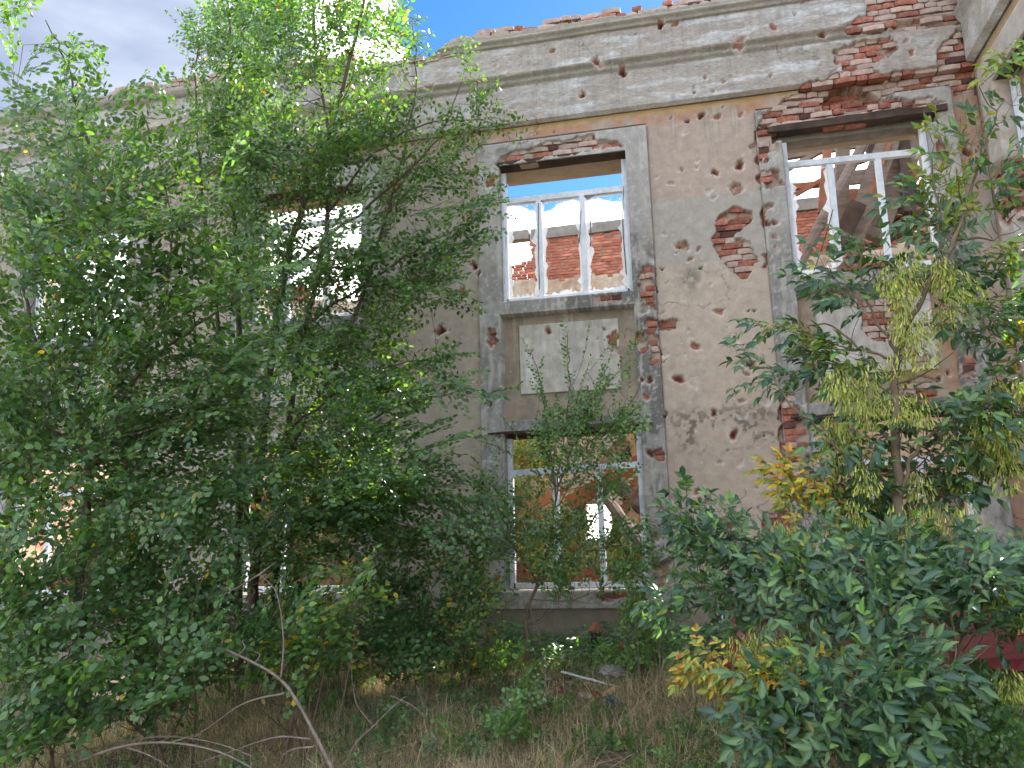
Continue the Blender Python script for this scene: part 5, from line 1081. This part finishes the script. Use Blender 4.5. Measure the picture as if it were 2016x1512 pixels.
#@@GRASS
# ---------------------------------------------------------------- dry grass and stalks
def blades(name, label, n, xr, yr, h0, h1, pal, mix, w=.005, lean=.35, parent=None, dens=None, seg=3):
    x = RNG.uniform(*xr, n*2); y = RNG.uniform(*yr, n*2)
    k = (fbm(x*1.7, y*1.7, 95, 3)+RNG.uniform(-.2, .2, n*2) > .45) if dens is None else dens(x, y); x = x[k][:n]; y = y[k][:n]; n = len(x)
    z = gz(x, y); h = RNG.uniform(h0, h1, n)*(.6+.8*fbm(x*1.2, y*1.2, 96, 3)); a = RNG.uniform(0, 6.283, n); ln = RNG.normal(0, lean, n); bx, by = np.cos(a), np.sin(a)
    V = []; ww = w*RNG.uniform(.5, 1.3, n); fa = RNG.uniform(0, 3.14, n); sx, sy = np.cos(fa), np.sin(fa)
    for i in range(seg+1):
        t = i/seg; cx = x+bx*ln*h*t**1.7; cy = y+by*ln*h*t**1.7; cz = z-.02+h*t*(1-.22*np.abs(ln)*t); q = ww*(1-t*.9)
        V += [np.stack([cx-sx*q, cy-sy*q, cz], 1), np.stack([cx+sx*q, cy+sy*q, cz], 1)]
    V = np.stack(V, 1).reshape(-1, 3); m = 2*(seg+1); o = (np.arange(n)*m)[:, None]; F = np.concatenate([o+np.array([[2*i, 2*i+1, 2*i+3, 2*i+2]]) for i in range(seg)])
    c = pick(pal, n, .2)
    for p2, fr in mix:
        s = RNG.random(n) < fr; c[s] = pick(p2, int(s.sum()))
    ob = link(name, npmesh(name, V, F, np.repeat(c, m, 0)), M['grass'], parent); tag(ob, label, None, None, 'stuff'); ob['label'] = label; return ob
blades('dry_grass', 'straw coloured dry grass covering the ground along the bottom of the view', 60000, (-5.5, 3.4), (-5.0, -.3), .05, .26, 'dry', [('shrub', .16), ('light', .10)], w=.0042, lean=1.1)
blades('short_green_grass', 'short green grass between the dry stems', 50000, (-5.5, 3.4), (-4.6, -.3), .04, .15, 'shrub', [('light', .4), ('dry', .25)], w=.0036, lean=.9)
blades('matted_straw', 'matted dead straw lying over the ground', 42000, (-5.0, 3.4), (-4.6, -.4), .10, .34, 'dry', [('brown', .15)], w=.0034, lean=2.4)
wd = Fol('small'); wt = MB()
for _ in range(1000):
    x = RNG.uniform(-4.2, 2.8); y = RNG.uniform(-4.3, -.4)
    if fbm(np.array([x*1.1]), np.array([y*1.1]), 99, 3)[0] < .45: continue
    pr = ELMY[RNG.integers(4)]; R = frame_of((RNG.normal(0, .35), RNG.normal(0, .35), .8), RNG.uniform(-2, 2)); sc = RNG.uniform(.25, .7); n = len(pr.P); P = (pr.P*sc)@R.T+np.array([x, y, float(gz(x, y))])
    Nn = pr.N@R.T; Nn = np.where(Nn[:, 2:3] < 0, -Nn, Nn)+np.array([0, -.4, .2]); wd.add(P, pr.D@R.T, Nn, pr.L*.75, pick(random.choice(['shrub', 'light', 'elm']), n))
    for t in pr.tw: wt.tube(list((t*sc)@R.T+np.array([x, y, float(gz(x, y))])), .0012, 3, cap=False)
o = wd.build('low_weeds', M['leaf'], None); o['label'] = 'low green weeds growing through the dry grass'; wt.build('weed_stems', M['twig'], o)['kind'] = 'stuff'
# fallen leaves and creeping plants
f = Fol('small'); n = 5200; x = RNG.uniform(-4.5, 3.4, n); y = RNG.uniform(-4.4, -.15, n); z = gz(x, y)+RNG.uniform(.01, .05, n)
c = pick('brown', n); s = RNG.random(n) < .25; c[s] = pick('yellow', int(s.sum()))*.7; s = RNG.random(n) < .25; c[s] = pick('shrub', int(s.sum()))
f.add(np.stack([x, y, z], 1), norm(np.stack([RNG.normal(0, 1, n), RNG.normal(0, 1, n), RNG.normal(0, .2, n)], 1)), norm(np.stack([RNG.normal(0, .3, n), RNG.normal(0, .3, n), np.ones(n)], 1)), RNG.uniform(.02, .05, n), c)
o = f.build('fallen_leaves', M['leaf'], None); o['label'] = 'fallen leaves scattered over the ground'
f = Fol('big'); n = 6500; x = RNG.uniform(-3.2, 1.0, n); y = RNG.uniform(-1.35, -.05, n); k = fbm(x*1.6, y*1.6, 97, 3)+.15*(y > -.7) > .5; x, y = x[k], y[k]; n = len(x); hh = RNG.uniform(.03, .42, n)*sstep(-1.4, -.4, y)*(.5+fbm(x*2, y*2, 98, 2))
f.add(np.stack([x, y, gz(x, y)+hh], 1), norm(np.stack([RNG.normal(0, 1, n), RNG.normal(-.4, .8, n), RNG.normal(-.1, .35, n)], 1)), norm(np.stack([RNG.normal(0, .35, n), RNG.normal(-.3, .3, n), np.ones(n)], 1)), RNG.uniform(.05, .10, n), pick('shrub', n))
o = f.build('creeper', M['leaf'], None); o['label'] = 'green creeper covering the ground along the plinth under the middle window'

def stalk(name, label, pts, r0, r1, mat, group=None, cat='branch', side=(), parent_pts=None):
    root = MB(); L3 = smoothline([W(*p) for p in pts], 6); root.tube(L3, [q*(1+RNG.uniform(-.12, .22)) for q in np.linspace(r0, r1, len(L3))], 7); o = root.build(name, M[mat], None, smooth=True); tag(o, label, cat, group)
    for sp in side:
        m = MB(); l = smoothline([W(*p) for p in sp], 5); m.tube(l, list(np.linspace(r1*1.1+.002, .0015, len(l))), 5); m.build('side_branch', M[mat], o, smooth=True)
    return o
stalk('dead_branch', 'arching bare dead branch rising from the bottom edge with thin side shoots', [(668, 1540, -4.3), (632, 1470, -4.3), (590, 1390, -4.3), (552, 1338, -4.3), (490, 1300, -4.3), (420, 1272, -4.3), (350, 1264, -4.3)], .0125, .005, 'dead',
      side=[[(553, 1338, -4.3), (558, 1260, -4.3), (545, 1170, -4.3), (512, 1130, -4.3)], [(512, 1130, -4.3), (470, 1155, -4.2), (425, 1178, -4.2)], [(512, 1130, -4.3), (545, 1105, -4.2)], [(560, 1365, -4.3), (480, 1385, -4.3), (400, 1440, -4.3), (350, 1470, -4.3)], [(612, 1455, -4.3), (540, 1452, -4.3), (440, 1485, -4.3), (350, 1515, -4.3)],
            [(435, 1276, -4.3), (437, 1258, -4.3), (425, 1252, -4.3)], [(470, 1290, -4.3), (482, 1275, -4.3), (476, 1262, -4.3)], [(500, 1308, -4.3), (512, 1290, -4.3), (500, 1282, -4.3)], [(620, 1470, -4.3), (575, 1476, -4.3), (540, 1500, -4.3)]])
stalk('dead_branch', 'low bare branch lying almost flat across the bottom left corner', [(150, 1500, -4.6), (240, 1470, -4.6), (330, 1462, -4.6), (430, 1480, -4.6), (520, 1525, -4.6)], .010, .004, 'dead', side=[[(250, 1472, -4.6), (300, 1490, -4.6), (360, 1530, -4.6)], [(330, 1464, -4.6), (390, 1445, -4.6)]])
stalk('dead_branch', 'second bare branch crossing just above the flat one at the bottom left', [(120, 1490, -4.4), (220, 1466, -4.4), (320, 1450, -4.4), (420, 1462, -4.4), (500, 1490, -4.4)], .007, .003, 'dead', side=[[(130, 1490, -4.4), (125, 1440, -4.4), (150, 1400, -4.4)]])
stalk('dead_branch', 'bare forked stick rising to the right in the dry grass, left of bottom centre', [(665, 1530, -3.6), (700, 1465, -3.6), (735, 1430, -3.6), (770, 1395, -3.6), (800, 1370, -3.6)], .008, .003, 'dead', side=[[(735, 1430, -3.6), (700, 1380, -3.6), (690, 1300, -3.5)], [(770, 1370, -3.6), (820, 1395, -3.6), (850, 1440, -3.6), (870, 1500, -3.6)]])
sk = [((1160, 1395), (1215, 1520), .006), ((1228, 1205), (1262, 1350), .006), ((1195, 1210), (1225, 1300), .003), ((1430, 1330), (1420, 1520), .004), ((1345, 1330), (1340, 1510), .004), ((1225, 1020), (1262, 1355), .005), ((1040, 1180), (1075, 1370), .006), ((1060, 1200), (1020, 1360), .005),
      ((950, 1240), (960, 1340), .004), ((845, 1280), (850, 1400), .004), ((1300, 1180), (1290, 1420), .004), ((880, 1480), (820, 1350), .004), ((1490, 1470), (1500, 1540), .003), ((1380, 1400), (1374, 1530), .003), ((690, 1330), (740, 1480), .004), ((1410, 1480), (1352, 1440), .004), ((1180, 1380), (1130, 1480), .003)]
for i, (a, b, r) in enumerate(sk):
    Yk = -1.2-(max(a[1], b[1])-1340)/180*1.9; Yk = min(-.9, Yk)
    mid = ((a[0]+b[0])/2+random.uniform(-8, 8), (a[1]+b[1])/2, Yk)
    stalk('dead_stalk', 'bare dead weed stalk standing in the dry grass', [(b[0], b[1], Yk), mid, (a[0], a[1], Yk)], r, r*.4, 'dead', 'dead stalks in the dry grass', 'stalk', side=[[mid, (mid[0]+random.uniform(-18, 18), mid[1]-random.uniform(25, 60), Yk)]])

#@@DEBRIS
# ---------------------------------------------------------------- things at the foot of the wall
Yv = -.55; p = W(1175, 1300, Yv); v = empty('vent_pipe', 'blackened vent pipe with a rusty conical cap by the plinth', 'pipe', None, (p[0], Yv, float(gz(p[0], Yv))))
top = W(1175, 1247, Yv)[2]-v.location.z
m = MB(); m.tube([(0, 0, -.1), (0, 0, top*.5), (.0, 0, top)], [.055, .055, .056], 14); m.build('pipe', M['black_iron'], v)
m = MB(); m.tube([(0, 0, top+.035), (0, 0, top+.037), (0, 0, top+.125)], [.088, .086, .006], 14); m.build('cap', M['rust'], v)
m = MB()
for a in (.4, 2.5, 4.6): m.bar((.05*math.cos(a), .05*math.sin(a), top-.04), (.07*math.cos(a), .07*math.sin(a), top+.04), .012, .004)
m.build('bracket', M['rust'], v)
def simple(name, label, cat, mat, fn, group=None):
    m = MB(); fn(m); o = m.build(name, M[mat], None); tag(o, label, cat, group); return o
def at_g(u, v, Y, dz=0): q = W(u, v, Y); return Vector((q[0], Y, max(q[2], float(gz(q[0], Y))+.01+dz)))
simple('plastic_strip', 'long white plastic strip lying on the rubble under the middle window', 'strip', 'pvc', lambda m: m.bar(at_g(1105, 1322, -1.25), at_g(1222, 1354, -1.4), .03, .012, seg=4, jit=.003))
simple('metal_tube', 'thin grey metal tube leaning in the grass right of the vent pipe', 'tube', 'grey_beam', lambda m: m.tube([W(1229, 1270, -1.0), W(1248, 1312, -1.15), W(1268, 1352, -1.3)], .010, 8))
def crumple(m, c, rx, ry, rz, n=9, k=7, amp=.35):
    V = []; F = []
    for i in range(k+1):
        for j in range(n):
            t = math.pi*i/k; a = 2*math.pi*j/n; r = 1+RNG.uniform(-amp, amp)*.6; V.append((c[0]+rx*r*math.sin(t)*math.cos(a), c[1]+ry*r*math.sin(t)*math.sin(a), c[2]+rz*r*math.cos(t)))
    for i in range(k):
        for j in range(n): F.append((n*i+j, n*(i+1)+j, n*(i+1)+(j+1) % n, n*i+(j+1) % n))
    m.add(V, F)
simple('plastic_bag', 'crumpled dark blue plastic bag in the dry grass', 'bag', 'blue_bag', lambda m: crumple(m, at_g(1202, 1388, -1.9, .05), .10, .09, .07, 14, 10))
simple('rag', 'grey crumpled rag lying on the rubble below the pipe', 'rag', 'cloth', lambda m: crumple(m, at_g(1208, 1322, -1.15, .03), .13, .10, .06, 14, 9))
simple('metal_sheet', 'folded brown rusty metal sheet in front of the rubble', 'metal sheet', 'rust', lambda m: (m.bar(at_g(1165, 1372, -1.8), at_g(1182, 1392, -1.8), .16, .006, seg=3, jit=.02), m.bar(at_g(1172, 1362, -1.8, .06), at_g(1180, 1388, -1.75), .1, .006, seg=3, jit=.02)))
simple('lath', 'weathered board end lying in the grass beside the blue bag', 'board', 'pale_wood', lambda m: m.bar(at_g(1180, 1376, -1.7, .03), at_g(1212, 1352, -1.55, .03), .07, .02, jit=.004, seg=4))
simple('rusty_can', 'rusty crushed can among the rubble right of the metal tube', 'can', 'rust', lambda m: m.tube([at_g(1262, 1338, -1.25, .03), at_g(1282, 1345, -1.2, .05)], [.055, .045, ], 10))
simple('rusty_drum_part', 'dark red rusty scrap piece standing behind the bramble', 'scrap', 'rust', lambda m: m.bar(at_g(1232, 1300, -.8), W(1226, 1262, -.8), .12, .03, jit=.012, seg=4))
simple('white_cup', 'small white crushed cup on the rubble', 'cup', 'rubble', lambda m: m.tube([at_g(1233, 1342, -1.35, .02), at_g(1240, 1334, -1.35, .05)], [.02, .03], 10))
pile = empty('rubble_heap', 'low heap of plaster lumps and broken brick under the middle window', 'rubble', None)
for k in range(110):
    xx = RNG.uniform(-1.9, .5); yy = RNG.uniform(-1.6, -.3); s = RNG.uniform(.02, .065); m = MB(); crumple(m, (0, 0, 0), s, s*.8, s*.55, 6, 4, .5); o = m.build('lump', M['brick' if random.random() < .25 else 'rubble'], pile); o.location = (xx, yy, float(gz(xx, yy))+s*.3+.02)

# ---- red car, crushed flat, behind the ash bush
car = empty('wrecked_car', 'crushed dark red car almost hidden behind the ash bush against the wall', 'car', None, (1.95, -1.35, float(gz(1.95, -1.35))))
def section(m, xs, prof_fn, jit=.012):
    V = []; F = []; n = None
    for x in xs:
        P = prof_fn(x); n = len(P)
        for (y, z) in P: V.append((x+RNG.uniform(-jit, jit), y+RNG.uniform(-jit, jit), z+RNG.uniform(-jit, jit)))
    for i in range(len(xs)-1):
        for j in range(n): F.append((n*i+j, n*(i+1)+j, n*(i+1)+(j+1) % n, n*i+(j+1) % n))
    F.append(tuple(range(n))); F.append(tuple(range(n*(len(xs)-1), n*len(xs)))[::-1]); m.add(V, F)
def body(x):
    t = (x+1.75)/3.5; top = np.interp(t, [0, .04, .25, .34, .70, .80, .96, 1], [.55, .72, .80, .84, .86, .84, .70, .50]); w = np.interp(t, [0, .08, .9, 1], [.62, .76, .76, .64]); dent = .06*math.sin(x*5)
    return [(-w, .26), (-w-.02, .45), (-w, .60), (-w+.08, top-.08+dent*.3), (-w+.22, top+dent*.5), (w-.22, top), (w-.08, top-.08), (w, .6), (w+.02, .45), (w, .26)]
m = MB(); section(m, list(np.linspace(-1.75, 1.75, 22)), body); m.build('body', M['car_red'], car)
def cabin(x):
    t = (x+.85)/1.75; top = np.interp(t, [0, .25, .75, 1], [.86, 1.06, 1.02, .86]); w = np.interp(t, [0, .5, 1], [.62, .56, .60]); return [(-w-.06, .83), (-w, top-.02), (w, top-.02), (w+.06, .83)]
m = MB(); section(m, list(np.linspace(-.85, .9, 9)), cabin, .015); m.build('windows', M['car_glass'], car)
m = MB()
section(m, list(np.linspace(-.5, .55, 6)), lambda x: [(-.56, 1.045), (-.52, 1.075), (.52, 1.07), (.56, 1.045)], .02); m.build('crushed_roof', M['pink_red'], car)
for s in (-1, 1):
    m = MB(); m.bar((-.86, s*.72, .845), (.9, s*.72, .85), .02, .022, seg=5, jit=.003); m.build('window_trim', M['chrome'], car)
    for x in (-.82, -.02, .86):
        m = MB(); m.bar((x, s*.70, .84), (x*.82, s*.57, 1.05), .045, .03); m.build('pillar', M['car_red'], car)
    for x0, x1 in ((-.80, -.04), (.0, .80)):
        m = MB(); m.box((x0, s*.785-.006, .34), (x1, s*.785+.006, .80), .006); d = m.build('door', M['car_red'], car); mm = MB(); mm.bar((x1-.16, s*.80, .70), (x1-.04, s*.80, .70), .02, .025); mm.build('handle', M['chrome'], d)
for x in (-1.15, 1.12):
    for s in (-1, 1):
        m = MB(); m.tube([(x, s*.72, .20), (x, s*.74, .20), (x, s*.80, .20)], [.24, .27, .25], 18); w = m.build('wheel', M['rubber'], car, smooth=False); m = MB(); m.tube([(x, s*.80, .20), (x, s*.815, .20)], [.16, .14], 16); m.build('rim', M['rust'], w)
m = MB(); m.box((-1.86, -.70, .34), (-1.74, .70, .46), .012); m.build('bumper', M['rubber'], car); m = MB(); m.box((1.74, -.70, .34), (1.86, .70, .46), .012); m.build('bumper', M['rubber'], car)
for s in (-1, 1):
    m = MB(); m.tube([(-1.72, s*.50, .60), (-1.78, s*.50, .60)], [.085, .08], 12); m.build('headlight', M['car_glass'], car); m = MB(); m.box((1.72, s*.56-.08, .54), (1.765, s*.56+.08, .66), .004); m.build('tail_light', M['pink_red'], car)
m = MB(); m.box((-1.745, -.32, .56), (-1.765, .32, .66), .004); m.build('grille', M['black_iron'], car)
m = MB(); m.bar((-1.55, -.55, .80), (-.95, -.35, .98), .7, .015, seg=4, jit=.03); m.build('bent_bonnet', M['car_red'], car)
print('tris', sum(len(o.data.polygons) for o in bpy.data.objects if o.type == 'MESH'))
